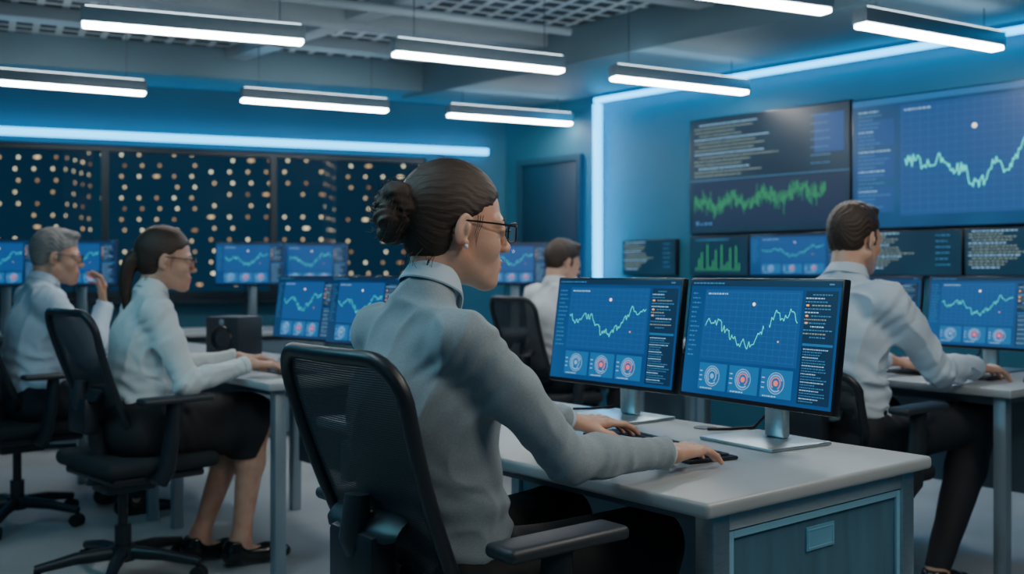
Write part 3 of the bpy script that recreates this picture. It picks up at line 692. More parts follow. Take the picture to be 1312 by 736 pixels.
def vnoise(P):
    i = np.floor(P).astype(int); t = P-i; t = t*t*(3-2*t); r = 0
    for a in (0, 1):
        for b in (0, 1):
            for c in (0, 1):
                w = (t[:, 0] if a else 1-t[:, 0])*(t[:, 1] if b else 1-t[:, 1])*(t[:, 2] if c else 1-t[:, 2])
                r = r+w*TB[(i[:, 0]+a) % 32, (i[:, 1]+b) % 32, (i[:, 2]+c) % 32]
    return r*2-1
def np_obj(name, v, f, mat, parent, ml=None, attr=None):
    me = bpy.data.meshes.new(name); me.from_pydata(v.tolist(), [], f.tolist())
    me.polygons.foreach_set('use_smooth', [True]*len(me.polygons)); me.materials.append(MT[mat])
    if attr is not None:
        at_ = me.attributes.new('lip', 'FLOAT', 'POINT'); at_.data.foreach_set('value', attr.astype(f32))
    o = bpy.data.objects.new(name, me); C.objects.link(o); o.parent = parent
    if ml is not None: o.matrix_local = ml
    return o
def head_prims(Mh, fem):
    P = []; R3 = np.array(Mh.to_3x3(), f32); s = 1.0 if fem else 1.05
    T = lambda x, y, z: np.array(Mh @ V(x*s, y*s, z*s), f32)
    def e(c, r, k=.02, op='u', rot=None): P.append(ell(T(*c), [q*s for q in r], R3 if rot is None else R3 @ np.array(rot.to_3x3(), f32), k, op))
    def c(a, b, ra, rb, k=.02, op='u'): P.append(cone(T(*a), T(*b), ra*s, rb*s, k, op))
    e((-.012,0,.030), (.098,.072,.088)); e((.030,0,-.032), (.056,.051 if fem else .056,.074), .03)
    jw = .040 if fem else .053
    for q in (-1, 1):
        c((-.008,q*jw,-.053), (.066,q*.009,-.099), .015 if fem else .018, .0125 if fem else .018, .03)
        e((.052,q*.036,-.034), (.026,.019,.024), .022)
        c((.086,q*.012,.016), (.070,q*.046,.014), .008 if fem else .009, .008, .018)
    e((.078,0,-.101), (.0140,.016,.0125), .014); e((.073,0,-.066), (.021,.027,.028), .02)
    for q in (-1, 1):
        e((.103,q*.034,-.001), (.020,.020,.012), .011, 's')
        e((.078,q*.032,-.001), (.0142,.0150,.0138), .005)
        e((.0940,q*.033,-.0015), (.0095,.0125,.0048), .002, 's')
    c((.089,0,.006), (.1065,0,-.029), .0066, .0082, .013); e((.1068,0,-.0315), (.0092,.0092,.0084), .009)
    for q in (-1, 1): e((.0985,q*.0100,-.0355), (.0096,.0066,.0064), .008)
    for q in (-1, 1): e((.1035,q*.005,-.0420), (.005,.0028,.003), .002, 's')
    e((.0930,0,-.0610), (.0076,.019,.0050), .006); e((.0912,0,-.0732), (.0080,.0170,.0058), .006); e((.104,0,-.0669), (.012,.024,.0012), .003, 's')
    for q in (-1, 1):
        rr = Matrix.Rotation(R(14), 4, 'Y') @ Matrix.Rotation(R(q*-22), 4, 'Z')
        e((-.012,q*.0745,-.006), (.0185,.0070,.031), .006, 'u', rr)
        e((-.008,q*.0825,.002), (.0115,.0046,.020), .003, 's', rr)
        e((-.004,q*.0790,-.006), (.006,.0045,.012), .004, 'u', rr)
        e((-.006,q*.0740,-.032), (.0080,.0055,.008), .004)
    lip = [T(.0970,0,-.0605), T(.0950,0,-.0737)]
    return P, (lip, R3, s)
def hand_prims(Wp, f, u, right, curl=(20, 50, 72), s=1.0):
    P = []; Wp = Vector(Wp); f = Vector(f).normalized(); u = Vector(u); u = (u-f*u.dot(f)).normalized(); sd = u.cross(f)*(1 if right else -1)
    off = [.030, .0098, -.0108, -.0305]; fw = [.086, .090, .086, .077]
    ln = [(.041,.025,.020), (.045,.028,.021), (.042,.026,.020), (.033,.020,.018)]; spl = [.17, .05, -.10, -.28]
    for i in range(4):
        k_ = Wp+f*fw[i]*s+sd*off[i]*s+u*(.004-.003*abs(i-1.2))*s
        P.append(cone(Wp+f*.012*s+sd*off[i]*.45*s-u*.004*s, k_-u*.003*s, .0145*s, .0102*s, .012))
        d0 = (f+sd*spl[i]).normalized(); p = k_; rr = [.0089, .0079, .0071, .0060]; sc = .88 if i == 3 else 1
        cu = [c_+(i-1.5)*5+(6 if i == 1 else 0) for c_ in curl]
        P.append(ell(k_+u*.002*s, (.0098*s*sc,)*3, k=.006))
        for j in range(3):
            q = R(cu[j]); d = d0*math.cos(q)-u*math.sin(q); p2 = p+d*ln[i][j]*s
            P.append(cone(p, p2, rr[j]*sc*s, rr[j+1]*sc*s, .0018 if j else .004))
            if j < 2: P.append(ell(p2, (rr[j+1]*sc*s*1.06,)*3, k=.002))
            p = p2
    p = Wp+f*.022*s+sd*.018*s-u*.006*s
    for (l, a, b, r0, r1, dn) in ((.042,.75,.62,.0150,.0118,.22), (.032,.90,.38,.0112,.0098,.25), (.026,.97,.20,.0098,.0076,.32)):
        d = (f*a+sd*b-u*dn).normalized(); p2 = p+d*l*s; P.append(cone(p, p2, r0*s, r1*s, .007)); p = p2
    return P
def ik(S, Wp, l1, l2, pole):
    d = Wp-S; D = min(d.length, l1+l2-.004); n = d.normalized(); a = (l1*l1-l2*l2+D*D)/(2*D); h = math.sqrt(max(0, l1*l1-a*a))
    pl = Vector(pole); pl = (pl-n*pl.dot(n)).normalized(); return S+n*a+pl*h

def hair_obj(style, s, mat, root, Mh, res):
    x = axis(-.21, .13, res); y = axis(-.11, .11, res); z = axis(-.26 if style == 'tail' else -.12, .15, res)
    F = Field(x*1.0, y, z); X = x[:, None, None]/s; Y = y[None, :, None]/s; Z = z[None, None, :]/s
    def el(c, r):
        q = [(X-c[0])/r[0], (Y-c[1])/r[1], (Z-c[2])/r[2]]; k0 = np.sqrt(q[0]**2+q[1]**2+q[2]**2); k1 = np.sqrt((q[0]/r[0])**2+(q[1]/r[1])**2+(q[2]/r[2])**2)+1e-6
        return k0*(k0-1)/k1
    phi = np.arctan2(Y, Z-.03)
    if style in ('bun', 'tail'):
        f = smin(el((-.016, 0, .034), (.104, .0780, .098)), el((-.052, 0, -.022), (.050, .061, .056)), .02)
        dA = (.008+.66*X-Z)/1.2+0*Y; dB = np.maximum(X+.030+.25*(Z+.0), -.078-Z)+0*Y
        reg = np.minimum(dA, dB)+.002*np.sin(X*150+Y*60)+.0012*np.sin(X*390+Z*200); f = smax(f, reg, .018)
        f = f+.0005*np.sin(phi*31+3*np.sin(X*33)+2*np.sin(X*90))*np.clip((X+.12)*14, .15, 1)+.0004*np.sin(phi*67+X*50+2*np.sin(Y*60))
        if style == 'bun':
            bx, bz = -.124, .022; rr = np.sqrt((Y)**2+(Z-bz)**2); ps = np.arctan2(Y, Z-bz)
            bun = el((bx, 0, bz), (.038, .048, .047))+.0034*np.sin(ps*3+rr*170+X*50)+.0018*np.sin(ps*9-rr*260+X*80)+.0009*np.sin(ps*21+rr*120)
            f = smin(f, bun, .006)
            f = smin(f, el((bx+.004, .014, bz-.042), (.030, .030, .022))+.0022*np.sin(X*260+Y*190), .005)
            f = smin(f, el((bx-.004, -.024, bz+.030), (.028, .026, .022))+.0022*np.sin(Y*260+X*180), .005)
            f = smin(f, el((bx-.020, -.018, bz-.018), (.024, .028, .020))+.0022*np.sin(Z*260+Y*180), .005)
        else:
            f = smin(f, el((-.112, 0, .0), (.030, .030, .032))+.0014*np.sin(Z*300+Y*150), .010)
            for k in range(7):
                q = k/6; f = smin(f, el((-.125-.012*math.sin(q*3), .0, -.02-.155*q), (.030-.014*q, .032-.016*q, .032))+.0014*np.sin(Y*330+Z*20), .010)
    else:
        f = smin(el((-.014, 0, .036), (.1025, .0770, .0965)), el((-.052, 0, -.014), (.046, .058, .052)), .02)
        dA = (.014+.55*X-Z)/1.13+0*Y; dB = np.maximum(X+.030, -.056-Z)+0*Y
        f = smax(f, np.minimum(dA, dB)+.0025*np.sin(X*150+3)*np.cos(Y*130), .012)
        for q in (-1, 1): f = smin(f, el((.012, q*.0705, .002), (.010, .0040, .024)), .006)
        f = f+.0012*np.sin(phi*23+6*np.sin(X*55))+.0010*np.sin(X*150+Y*170)+.0008*np.sin(phi*55)
        f = smin(f, el((.048, .0, .100), (.042, .050, .021))+.002*np.sin(Y*220+X*60), .02)
    F.f = f.astype(f32); v, fq = F.mesh(1)
    h = np_obj('hair', v, fq, mat, root, Mh)
    if style in ('bun', 'tail'):
        w = MB(); rd = random.Random(5)
        for k in range(26):                       # loose curling wisps at the nape
            p = V(rd.uniform(-.090, -.05), rd.uniform(-.055, .055), rd.uniform(-.070, -.045)); ln = rd.uniform(.03, .07); a0 = rd.uniform(0, 6.28); pts = []
            for j in range(7):
                t = j/6; pts.append(p+V(-.010*math.sin(t*2.4)+.005*math.sin(a0+t*5), .006*math.sin(a0+t*4), -ln*t))
            w.tube(pts, [.0007,.0007,.0006,.0006,.0005,.0004,.0002], 4)
        for k in range(44):
            a = V(rd.uniform(-.12, .06), rd.uniform(-.07, .07), 0); a.z = .034+.098*math.sqrt(max(.02, 1-((a.x+.016)/.104)**2-(a.y/.078)**2)); d = V(-.05, rd.uniform(-.012, .012), rd.uniform(-.025, .002)); w.tube([a, a+d*.3+V(0,0,.004), a+d*.6+V(0,0,.006), a+d], [.0004, .0004, .0003, .0002], 4)
        for q in (-1, 1):                         # fine wisp in front of each ear
            for k in range(3): w.tube([(.028-.005*k, q*.0715, .022), (.025-.004*k, q*.0745, .004), (.019-.003*k, q*.0735, -.014), (.018, q*.0715, -.030-.005*k)], [.0008,.0007,.0005,.0002], 4)
        if style == 'bun':
            for k in range(110):
                q = rd.uniform(0, 6.28); r0 = rd.uniform(.02, .048); a = V(-.124+rd.uniform(-.03, .02), r0*math.cos(q), .022+r0*math.sin(q)); t_ = V(rd.uniform(-.02,.01), -math.sin(q)*.04, math.cos(q)*.04)
                w.tube([a, a+t_*.5+V(-.004, math.cos(q)*.013, math.sin(q)*.013), a+t_+V(-.004, math.cos(q)*.008, math.sin(q)*.008)], [.0006,.0006,.0002], 4)
        w.build('stray_hair', mat, h)
    return h
def glasses(root, Mh, s):
    g = MB(); 
    for q in (-1, 1):
        lp = []
        for k in range(24):
            a = 2*math.pi*k/24; ca, sa = math.cos(a), math.sin(a); n = .55
            lp.append(V(.108-.006*abs(ca)*(1 if q*ca > 0 else 0), q*.034+.0265*math.copysign(abs(ca)**n, ca), -.003+.0185*math.copysign(abs(sa)**n, sa)))
        g.tube(lp, .0018, 6, True)
        g.tube([V(.100, q*.060, .008), V(.06, q*.0735, .009), V(-.008, q*.0775, .010), V(-.024, q*.0775, .0), V(-.030, q*.075, -.018)], [.0021, .0018, .0017, .0016, .0012], 6)
    g.tube([V(.110,-.009,.002), V(.114,0,.005), V(.110,.009,.002)], .0016, 6)
    o = g.build('glasses', 'specs', root, smooth=True, mat_local=Mh @ Matrix.Scale(s, 4)); o['label'] = 'thin dark framed glasses'
    for q in (-1, 1):
        MB().add([(.1075, q*.034+.025*math.cos(2*math.pi*k/20), -.003+.017*math.sin(2*math.pi*k/20)) for k in range(20)], [tuple(range(20))]).build('lens', 'lens', o)
def collar(root, nb, ax, r0, mat, h=.045):
    n = ax.normalized(); fw = V(1,0,0); fw = (fw-n*fw.dot(n)).normalized(); sd = n.cross(fw); c = MB(); vs = []; K = 48
    for k in range(K+1):
        q = R(11+338*k/K); fr = math.cos(q); tip = max(0, fr)**8; dip = .016*max(0, fr)
        for r, z in ((r0+.003, -.014), (r0+.001, h-dip), (r0+.003, h+.0025-dip), (r0+.006, h-.002-dip), (r0+.0165+.006*tip, .002-.040*tip), (r0+.0150+.006*tip, -.001-.040*tip), (r0+.006, h*.5-dip)):
            vs.append(nb+n*z+fw*r*math.cos(q)*1.02+sd*r*math.sin(q))
    m_ = 7; c.add(vs, [(k*m_+j, (k+1)*m_+j, (k+1)*m_+(j+1) % m_, k*m_+(j+1) % m_) for k in range(K) for j in range(m_)]+[tuple(range(m_)), tuple(range(K*m_+m_-1, K*m_-1, -1))])
    return c.build('collar', mat, root, smooth=True)

def person(q):
    fem = q['fem']; root = thing('person', q['label'], 'person', q['loc'], q['rz'], 'people at their desks')
    pel, wai, che = Vector(q['pel']), Vector(q['wai']), Vector(q['che']); hs = q.get('hs', .147 if fem else .172); sx, sz = q['sh']
    nb = Vector(q['nb']); Mh = Matrix.Translation(Vector(q['head'])) @ Matrix.Rotation(R(q['yaw']), 4, 'Z') @ Matrix.Rotation(R(q['pitch']), 4, 'Y')
    s = 1.0 if fem else 1.05
    tor, arm, hnd, leg, hip, foot = [], [], [], [], [], []
    g = .93 if fem else 1.03; cw = .131 if fem else .152
    hip += [ell(pel, (.115*g, (.168 if fem else .162), .105), k=.03), fc(pel, wai, .150, .112*g, .118*g, .094*g, .04)]
    tor += [fc(pel, wai, .148, .108*g, .118*g, .094*g, .04), fc(wai, che, .118*g, .094*g, cw*.97, .104*g, .05), ell(che, (.106*g, cw, .135), k=.045)]
    SR, SL = V(sx, -hs, sz), V(sx, hs, sz); sr = .042 if fem else .052
    nt_ = Mh @ V(-.028*s, 0, -.062*s); rn = (.045, .044) if fem else (.057, .056); nx_ = (nt_-nb).normalized()
    tor += [cone(SR+V(0,.02,-.004), SL+V(0,-.02,-.004), sr, sr, .04)]
    for y in (-1, 1): tor.append(cone(V(sx, y*hs*.62, sz+.014), V(nb.x-.008, y*.026, nb.z+.016), .030*g, .033*g, .035))
    if fem:
        for y in (-1, 1): tor.append(ell(che+V(.070, y*.060, -.010), (.052, .056, .056), k=.035))
    l1, l2 = q.get('arm', (.285, .265) if fem else (.310, .28))
    el_pts = []
    for side, S in (('R', SR), ('L', SL)):
        Wp, fd, ud, pole, cu = q['hand'+side]; Wp = Vector(Wp); E = ik(S, Wp, l1, l2, pole); fd = Vector(fd).normalized()
        ra = [.0405, .0325, .0300, .0210] if fem else [.051, .041, .039, .027]
        arm.append((S, E, Wp, ra)); el_pts.append((S, E, Wp))
        hnd += hand_prims(Wp, fd, ud, side == 'R', cu, 1.0 if fem else 1.08)
    armp = []
    for S, E, Wp, ra in arm:
        m1 = S.lerp(E, .45)
        armp += [cone(S, m1, ra[0], ra[0]*.95, .035), cone(m1, E, ra[0]*.95, ra[1], .02), cone(E, E.lerp(Wp, .3), ra[2], ra[2]*1.02, .02), cone(E.lerp(Wp, .3), Wp, ra[2]*1.02, ra[3], .02)]
    for i, y in enumerate((-1, 1)):
        H = pel+V(-.01, y*.088, -.012); Kn = Vector(q['knees'][i]); An = Vector(q['ankles'][i])
        th = (.088, .064) if fem else (.092, .070)
        leg += [cone(H, Kn, th[0], th[1], .03), cone(Kn, Kn.lerp(An, .35), th[1]*.92, .054, .03), cone(Kn.lerp(An, .35), An, .054, .033, .03)]
        foot += [cone(An+V(-.03,0,-.055), An+V(.10,0,-.072), .033, .026, .03), cone(An, An+V(-.02,0,-.05), .036, .036, .03), cone(An+V(.10,0,-.072), An+V(.16,0,-.076), .026, .02, .02)]
    hp, (lips, R3, hsz) = head_prims(Mh, fem)
    neck = [cone(nb+V(0,0,-.03), nt_, rn[0], rn[1], .025), cone(nb+V(-.012,0,-.02), Mh @ V(-.045*s,0,-.03*s), rn[0]*.85, rn[1]*.8, .02)]
    rh, rb = q['res']; hx, hy, hz = q['head']
    zx = [(hx-.14, hx+.15, rh)]; zy = [(hy-.13, hy+.13, rh)]; zz = [(hz-.13, hz+.14, rh)]
    for side in 'RL':
        w = q['hand'+side][0]; fdv = Vector(q['hand'+side][1]).normalized(); c = Vector(w)+fdv*.09; r_ = q.get('rhand', rb)
        zx.append((c.x-.12, c.x+.12, r_)); zy.append((c.y-.09, c.y+.09, r_)); zz.append((c.z-.08, c.z+.08, r_) if abs(fdv.z) < .5 else (c.z-.12, c.z+.12, r_))
    ext = [Vector(q[k][0]) for k in ('handR', 'handL')]+[Vector(p) for p in q['knees']]+[Vector(p)+V(.1,0,0) for p in q['ankles']]
    xhi = max(p.x for p in ext)+.24; ylo = min([p.y for p in ext]+[e[1].y for e in el_pts]+[-hs])-.13; yhi = max([p.y for p in ext]+[e[1].y for e in el_pts]+[hs])+.13
    F = Field(axis(-.24, xhi, rb, zx), axis(ylo, yhi, rb, zy), axis(-.02, hz+.16, rb, zz))
    for p in hip+tor+armp+leg+foot+neck+hnd: F.apply(p)
    for p in hp: F.apply(p)
    v, fq = F.mesh(1); del F
    lp = np.zeros(len(v))
    for c_, rr in ((lips[0], (.012, .022, .0054)), (lips[1], (.012, .019, .0062))):
        d = (v-c_) @ R3; d = np.sqrt(sum((d[:, i]/(rr[i]*hsz))**2 for i in range(3))); lp = np.maximum(lp, np.clip((1.15-d)*4, 0, 1))
    body = np_obj('body', v, fq, q['skin'], root, attr=lp)
    for y in (-1, 1):
        ey = MB().sphere((0,0,0), .0122, 18, 12).build('eye', 'eyew', root, smooth=True, mat_local=Mh @ Matrix.Translation(V(.0785*s, y*.032*s, -.001*s)))
        MB().lathe([(.0001,.0127),(.003,.0124),(.0056,.0112)], 16).build('iris', 'iris', ey, xf=Matrix.Rotation(R(90), 4, 'Y'), smooth=True)
        MB().tube([(.0935,y*.012,.0175),(.0915,y*.026,.0225),(.083,y*.042,.021),(.073,y*.052,.0155)], [.0018,.0026,.0022,.0008], 6, flat=.7).build('eyebrow', q['hair'][1], root, smooth=True, mat_local=Mh @ Matrix.Scale(s, 4))
        MB().tube([(.0905,y*.0205,.0035),(.0925,y*.032,.0058),(.0885,y*.0435,.0032)], [.0006,.0011,.0005], 5).build('eyelash', q['hair'][1], root, smooth=True, mat_local=Mh @ Matrix.Scale(s, 4))
    hair_obj(q['hair'][0], s, q['hair'][1], root, Mh, .0024 if q.get('fine') else .0036)
    if q.get('glasses'): glasses(root, Mh, s)
    if q.get('earring'):
        for y in (-1, 1): MB().sphere((0,0,0), .0045, 12, 8).build('earring', 'pearl', root, smooth=True, mat_local=Mh @ Matrix.Translation(V(-.006, y*.0810, -.039)))
    # --- shirt / sweater
    name, mat, inf = q['top']; gr = q.get('cloth', .007); am = q.get('fold', 1.0); rg = q.get('ridge', .0095)
    F = Field(axis(-.22, xhi-.1, gr), axis(ylo, yhi, gr), axis(q['hem']-.03, nb.z+.14, gr) if not q.get('raised') else axis(q['hem']-.03, hz+.05, gr))
    for p in tor+armp: F.apply(p, inf)
    F.apply(cone(nb+V(-.006,0,-.05), nb+nx_*(q.get('colz', .022)-.012), rn[0]+.006, rn[0]-.004, .03), inf)
    F.apply(fc(pel, wai+V(-.004,0,.04), .155, .116*g, .130*g, .104*g, .04), inf)
    if name == 'sweater': F.apply(fc(wai+V(-.004,0,-.05), che+V(-.006,0,-.04), .126, .097, .134, .099, .05), inf)
    for S, E, Wp, ra in arm:
        d = (Wp-E).normalized(); c0 = Wp+d*.025; F.apply(cone(c0, c0+d*.14, .052, .06, .003, 's'))
    def folds(P):
        o = .0030*vnoise(P*11)+.0012*vnoise(P*30+5)
        wv = vnoise(P*6+11)[:, None]*np.array([.6, .5, .9])
        rd_ = (1-np.abs(vnoise((P @ np.array([[.9,.1,.5],[.2,1,-.3],[-.35,.3,.7]]))*np.array([11, 10, 6])+wv+20)))**4
        o = o-rg*(rd_-.25)
        for S, E, Wp in el_pts:
            for (ctr, ax_, per, amp, rad) in ((E, (Wp-S).normalized(), .038, .0032, .075), (S.lerp(E, .12), (E-S).normalized()+V(.5,0,0), .050, .0030, .09), (Wp.lerp(E, .18), (Wp-E).normalized(), .030, .0012, .05)):
                d = P-np.array(ctr); w = np.exp(-(d**2).sum(1)/rad**2); al = d @ np.array(ax_)
                o = o+amp*w*np.sin(2*math.pi*al/per+5.0*vnoise(P*15+2))
        w = np.exp(-((P[:, 2]-(q['hem']+.10))/.10)**2)*(np.abs(P[:, 1]) < .2)*(P[:, 0] < .2)
        o = o+.0042*w*np.sin(2*math.pi*(P[:, 2]+.35*np.abs(P[:, 1]))/.060+3*vnoise(P*11+9))
        return np.clip(o*am, -.010, .0055)
    F.displace(folds); F.clip((0, 0, -1), (0, 0, q['hem']), .01)
    v, fq = F.mesh(1); np_obj(name, v, fq, mat, root)
    collar(root, nb+nx_*q.get('colz', .022), nx_, rn[0]+.002, q['collar'], q.get('colh', .040))
    for S, E, Wp, ra in arm:
        d = (Wp-E).normalized(); a = Wp-d*.040; b_ = Wp-d*.014
        if name == 'sweater': MB().tube([Wp-d*.03, Wp-d*.002], [ra[3]+.005, ra[3]+.0045], 20).build('shirt_cuff', q['collar'], root, bevel=.0015)
        MB().tube([a, b_], [ra[3]+inf+.003, ra[3]+inf+.001], 20).build('cuff', q['collar'] if name != 'sweater' else mat, root, bevel=.003)
    # --- bottoms
    bn, bm_, binf = q['bottom']
    F = Field(axis(-.22, xhi-.1, .009), axis(ylo, yhi, .009), axis(.02 if bn != 'skirt' else .3, q['waist']+.05, .009))
    for p in hip+leg: F.apply(p, binf)
    if bn == 'skirt':
        for i, y in enumerate((-1, 1)):
            H = pel+V(0, y*.085, 0); Kn = Vector(q['knees'][i]); F.apply(cone(H, Kn+V(.02,-y*.01,-.01), .105, .084, .09))
        F.apply(cone(pel, (Vector(q['knees'][0])+Vector(q['knees'][1]))/2, .10, .075, .06), .01); F.clip((.94, 0, -.34), Vector(q['knees'][0])+V(.03, 0, 0), .008); F.clip((0, 0, -1), (0, 0, .42), .01)
    F.displace(lambda P: .004*vnoise(P*12+3)+.003*np.exp(-((P[:, 0]-.08)/.09)**2)*np.sin(2*math.pi*(P[:, 0]+.4*P[:, 2])/.05+2*vnoise(P*9)))
    F.clip((0, 0, 1), (0, 0, q['waist']), .008)
    if bn != 'skirt': F.clip((0, 0, -1), (0, 0, .075), .008)
    v, fq = F.mesh(1); np_obj(bn, v, fq, bm_, root)
    if q.get('belt'):
        bx = MB(); K = 40; c = pel.lerp(wai, .55); vs = []
        for k in range(K):
            a = 2*math.pi*k/K
            for dr, z in ((.004, -.018), (.008, -.018), (.008, .018), (.004, .018)): vs.append((c.x+(.116*g+.014+dr)*math.cos(a), (.145+.016+dr)*math.sin(a), q['waist']-.005+z))
        bx.add(vs, [(4*k+j, 4*((k+1) % K)+j, 4*((k+1) % K)+(j+1) % 4, 4*k+(j+1) % 4) for k in range(K) for j in range(4)]); bx.build('belt', 'belt', root, smooth=True)
    for i, y in enumerate((-1, 1)):
        An = Vector(q['ankles'][i]); F = Field(axis(An.x-.12, An.x+.25, .006), axis(An.y-.08, An.y+.08, .006), axis(-.01, An.z+.06, .006))
        F.apply(cone(An+V(-.04,0,-.058), An+V(.10,0,-.070), .040, .036, .02)); F.apply(cone(An+V(.10,0,-.070), An+V(.18,0,-.076), .036, .024, .02)); F.apply(cone(An+V(-.02,0,-.02), An+V(-.02,0,-.05), .044, .044, .02))
        if bn == 'skirt': F.apply(ell(An+V(.035,0,-.005), (.075,.045,.045), k=.012, op='s'))
        F.clip((0,0,-1), (0,0,.004), .004); F.clip((0,0,1), (0,0,An.z-.005), .005)
        v, fq = F.mesh(1); np_obj('shoe', v, fq, 'shoe', root)
    return root

O1 = at(A1, -.30, .45)
person(dict(fem=1, fine=1, label='woman in grey sweater and glasses with brown hair in a bun, typing, nearest person', loc=O1, rz=TH,
    pel=(.055,0,.57), wai=(.035,0,.74), che=(.010,0,.90), sh=(.004,1.02), nb=(.020,0,1.075), head=(.090,0,1.228), yaw=-16, pitch=4, arm=(.280,.288),
    handR=((.440,-.232,.785), (.96,.24,-.04), (0,.1,1), (-.32,-.62,-1), (6,24,40)), handL=((.535,.160,.797), (.95,-.22,-.07), (0,-.1,1), (-.35,.35,-1), (8,28,46)),
    knees=[(.47,-.145,.585), (.47,.13,.585)], ankles=[(.42,-.14,.1), (.44,.13,.1)], skin='skin1', hair=('bun','hairb'), glasses=1, earring=1,
    top=('sweater','sweater',.008), hem=.57, collar='collar', colz=.038, colh=.036, ridge=.0060, bottom=('trousers','pants',.010), waist=.66, res=(.0025,.007), rhand=.0025, cloth=.0044))
P2 = at(A3, -.31, .45)
person(dict(fem=1, label='woman in white blouse and black skirt with a low ponytail, typing at the left', loc=P2, rz=TH-R(4),
    pel=(.0,0,.56), wai=(.012,0,.73), che=(.02,0,.885), sh=(.025,.995), nb=(.040,0,1.045), head=(.100,0,1.190), yaw=-14, pitch=5,
    handR=((.36,-.20,.796), (.96,.15,-.08), (0,0,1), (-.35,-.35,-1), (16,36,50)), handL=((.43,.12,.796), (.95,-.2,-.06), (0,0,1), (-.35,.35,-1), (16,36,50)),
    knees=[(.42,-.085,.555), (.42,.07,.555)], ankles=[(.36,-.10,.11), (.25,.05,.11)], skin='skin2', hair=('tail','hairb2'), glasses=1,
    top=('blouse','blouse',.011), hem=.60, collar='blouse', colz=.03, colh=.034, bottom=('skirt','skirt',.012), waist=.68, res=(.0036,.008), rhand=.0045, cloth=.0056))
P3 = at(A4, -.30, .44)
person(dict(fem=0, label='grey haired man in pale blue shirt and glasses with one hand raised, far left', loc=P3, rz=TH,
    pel=(.0,0,.56), wai=(.0,0,.73), che=(.005,0,.885), sh=(.01,1.015), nb=(.025,0,1.065), head=(.09,0,1.215), yaw=-16, pitch=4, raised=1,
    handR=((.27,-.10,.985), (.06,.12,1), (1,-.2,.05), (.1,-.4,-1), (30,65,75)), handL=((.42,.12,.80), (.95,-.2,-.06), (0,0,1), (-.35,.35,-1), (18,40,60)),
    knees=[(.43,-.15,.57), (.43,.15,.57)], ankles=[(.38,-.15,.1), (.38,.15,.1)], skin='skin3', hair=('short','hairg'), glasses=1,
    top=('shirt','shirtb',.012), hem=.60, collar='shirtb', colz=.03, colh=.036, bottom=('trousers','navy',.013), waist=.665, res=(.0042,.009), rhand=.005, cloth=.007))
P4 = at(A2, -.32, .45)
person(dict(fem=0, label='man in light blue shirt and dark trousers working at the right edge', loc=P4, rz=TH, hs=.168,
    pel=(.0,0,.57), wai=(.005,0,.75), che=(.01,0,.91), sh=(.015,1.045), nb=(.03,0,1.10), head=(.088,0,1.262), yaw=-4, pitch=3,
    handR=((.46,-.26,.798), (.97,-.12,-.08), (0,0,1), (-.35,-.45,-1), (15,35,50)), handL=((.48,.10,.80), (.95,-.2,-.06), (0,0,1), (-.35,.4,-1), (18,40,60)),
    knees=[(.54,-.23,.60), (.47,.13,.58)], ankles=[(.26,-.22,.1), (.38,.13,.1)], skin='skin1', hair=('short','hairm'),
    top=('shirt','shirtb',.010), hem=.64, collar='shirtb', colz=.03, colh=.036, ridge=.012, bottom=('trousers','navy',.013), waist=.665, belt=1, res=(.0036,.008), rhand=.0045, cloth=.0048))
P5 = at(A5, -.27, .42)
person(dict(fem=0, label='brown haired man in white shirt seated at the back between monitors', loc=P5, rz=TH,
    pel=(.0,0,.56), wai=(.005,0,.73), che=(.01,0,.885), sh=(.015,1.005), nb=(.03,0,1.05), head=(.085,0,1.20), yaw=-10, pitch=12,
    handR=((.42,-.17,.80), (.96,.15,-.08), (0,0,1), (-.35,-.35,-1), (22,45,60)), handL=((.42,.17,.80), (.96,-.15,-.08), (0,0,1), (-.35,.35,-1), (22,45,60)),
    knees=[(.43,-.13,.57), (.43,.13,.57)], ankles=[(.38,-.13,.1), (.38,.13,.1)], skin='skin1', hair=('short','hairm'),
    top=('shirt','shirtw',.012), hem=.60, collar='shirtw', colz=.03, colh=.036, bottom=('trousers','navy',.013), waist=.665, res=(.005,.010), rhand=.0055, cloth=.008))

ch = chair(at(O1, .012, -.03), TH, 'black mesh office chair of the woman in grey, nearest')
dup(ch, at(P2, -.06, 0), TH+R(6), 'black mesh office chair of the woman in white blouse')
dup(ch, at(P3, -.08, 0), TH+R(4), 'black mesh office chair of the grey haired man at far left')
dup(ch, at(P5, -.09, 0), TH-R(2), 'black mesh office chair of the man at the back')
chair(at(P4, -.05, 0), TH, 'low backed black office chair of the man in blue shirt at right', .80)

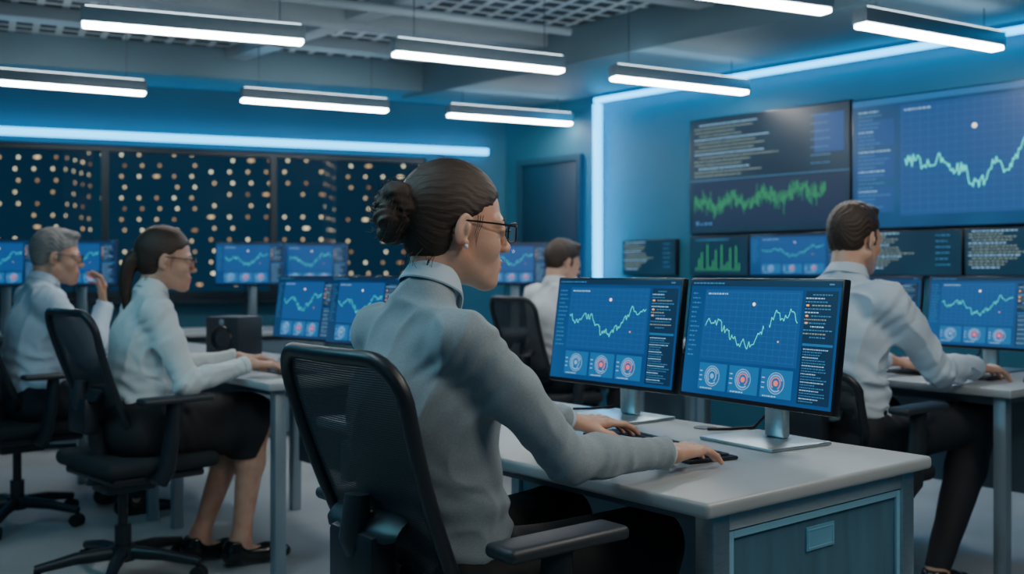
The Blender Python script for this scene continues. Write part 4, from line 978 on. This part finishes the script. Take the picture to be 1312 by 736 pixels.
# ------------------------------------------------------------------ lights, world, camera
def area(loc, tgt, e, col, sx, sy):
    l = bpy.data.lights.new('area_light', 'AREA'); l.shape = 'RECTANGLE'; l.size = sx; l.size_y = sy; l.energy = e; l.color = col
    o = bpy.data.objects.new('area_light', l); C.objects.link(o); o.location = loc; o.rotation_euler = (Vector(tgt)-Vector(loc)).to_track_quat('-Z', 'Y').to_euler(); return o
area((-1.1, 1.9, 2.6), (-.3, 2.1, .9), 15, (.66, .90, 1), 1.2, .3)
area((1.9, 2.2, 2.55), (.3, 2.1, 1.0), 21, (1, .92, .80), 1.2, .3)
area((1.3, .7, 2.3), (.0, 2.0, 1.15), 12, (1, .90, .78), .8, .3)
area((-1.8, -1.0, 2.0), (.0, 2.5, .9), 4, (.20, .65, 1), 2.0, 1.2)
area((-2.6, 2.4, 2.5), (-.2, 2.0, 1.0), 18, (.25, .78, 1), 1.0, .4)
# glow of the light strips on the walls beside them
def strip_light(mx, a, b, tgt, e):
    a, b, tgt = mx @ Vector(a), mx @ Vector(b), mx @ Vector(tgt); c = (a+b)/2; x = (b-a).normalized(); z = -(tgt-c).normalized(); z = (z-x*z.dot(x)).normalized(); y = z.cross(x)
    l = bpy.data.lights.new('strip_light', 'AREA'); l.shape = 'RECTANGLE'; l.size = (b-a).length; l.size_y = .03; l.energy = e; l.color = (.02, .52, 1)
    o = bpy.data.objects.new('strip_light', l); C.objects.link(o); o.matrix_world = Matrix(((x.x,y.x,z.x,c.x),(x.y,y.y,z.y,c.y),(x.z,y.z,z.z,c.z),(0,0,0,1)))
strip_light(WX, (-.16,-5.5,2.47), (-.16,0,2.47), (-.06,-2.75,2.1), 10)
strip_light(WX, (-.14,.06,1.0), (-.14,.06,2.42), (0,.5,1.7), 2.2)
strip_light(WX, (-.17,-.02,1.0), (-.17,-.02,2.42), (-.06,-.5,1.7), 5)
strip_light(LX, (-4.2,-.12,2.18), (3.66,-.12,2.18), (0,0,2.45), 8)
w = bpy.data.worlds.new('night_sky'); bpy.context.scene.world = w; w.use_nodes = True
bg = w.node_tree.nodes['Background']; bg.inputs['Color'].default_value = (.012, .070, .12, 1); bg.inputs['Strength'].default_value = .48
cam = bpy.data.cameras.new('camera'); co = bpy.data.objects.new('camera', cam); C.objects.link(co); bpy.context.scene.camera = co
ZOOM, ZU, ZV = 1.0, 656, 368
co.location = (0, 0, 1.14); co.rotation_euler = (R(90), 0, 0); cam.sensor_width = 36; cam.lens = 1317*36/1312*ZOOM; cam.shift_x = (ZU-656)*ZOOM/1312; cam.shift_y = -(ZV-350)*ZOOM/1312; cam.clip_end = 1000; cam.clip_start = .05
cam.dof.use_dof = True; cam.dof.focus_distance = 2.05; cam.dof.aperture_fstop = 3.6*ZOOM
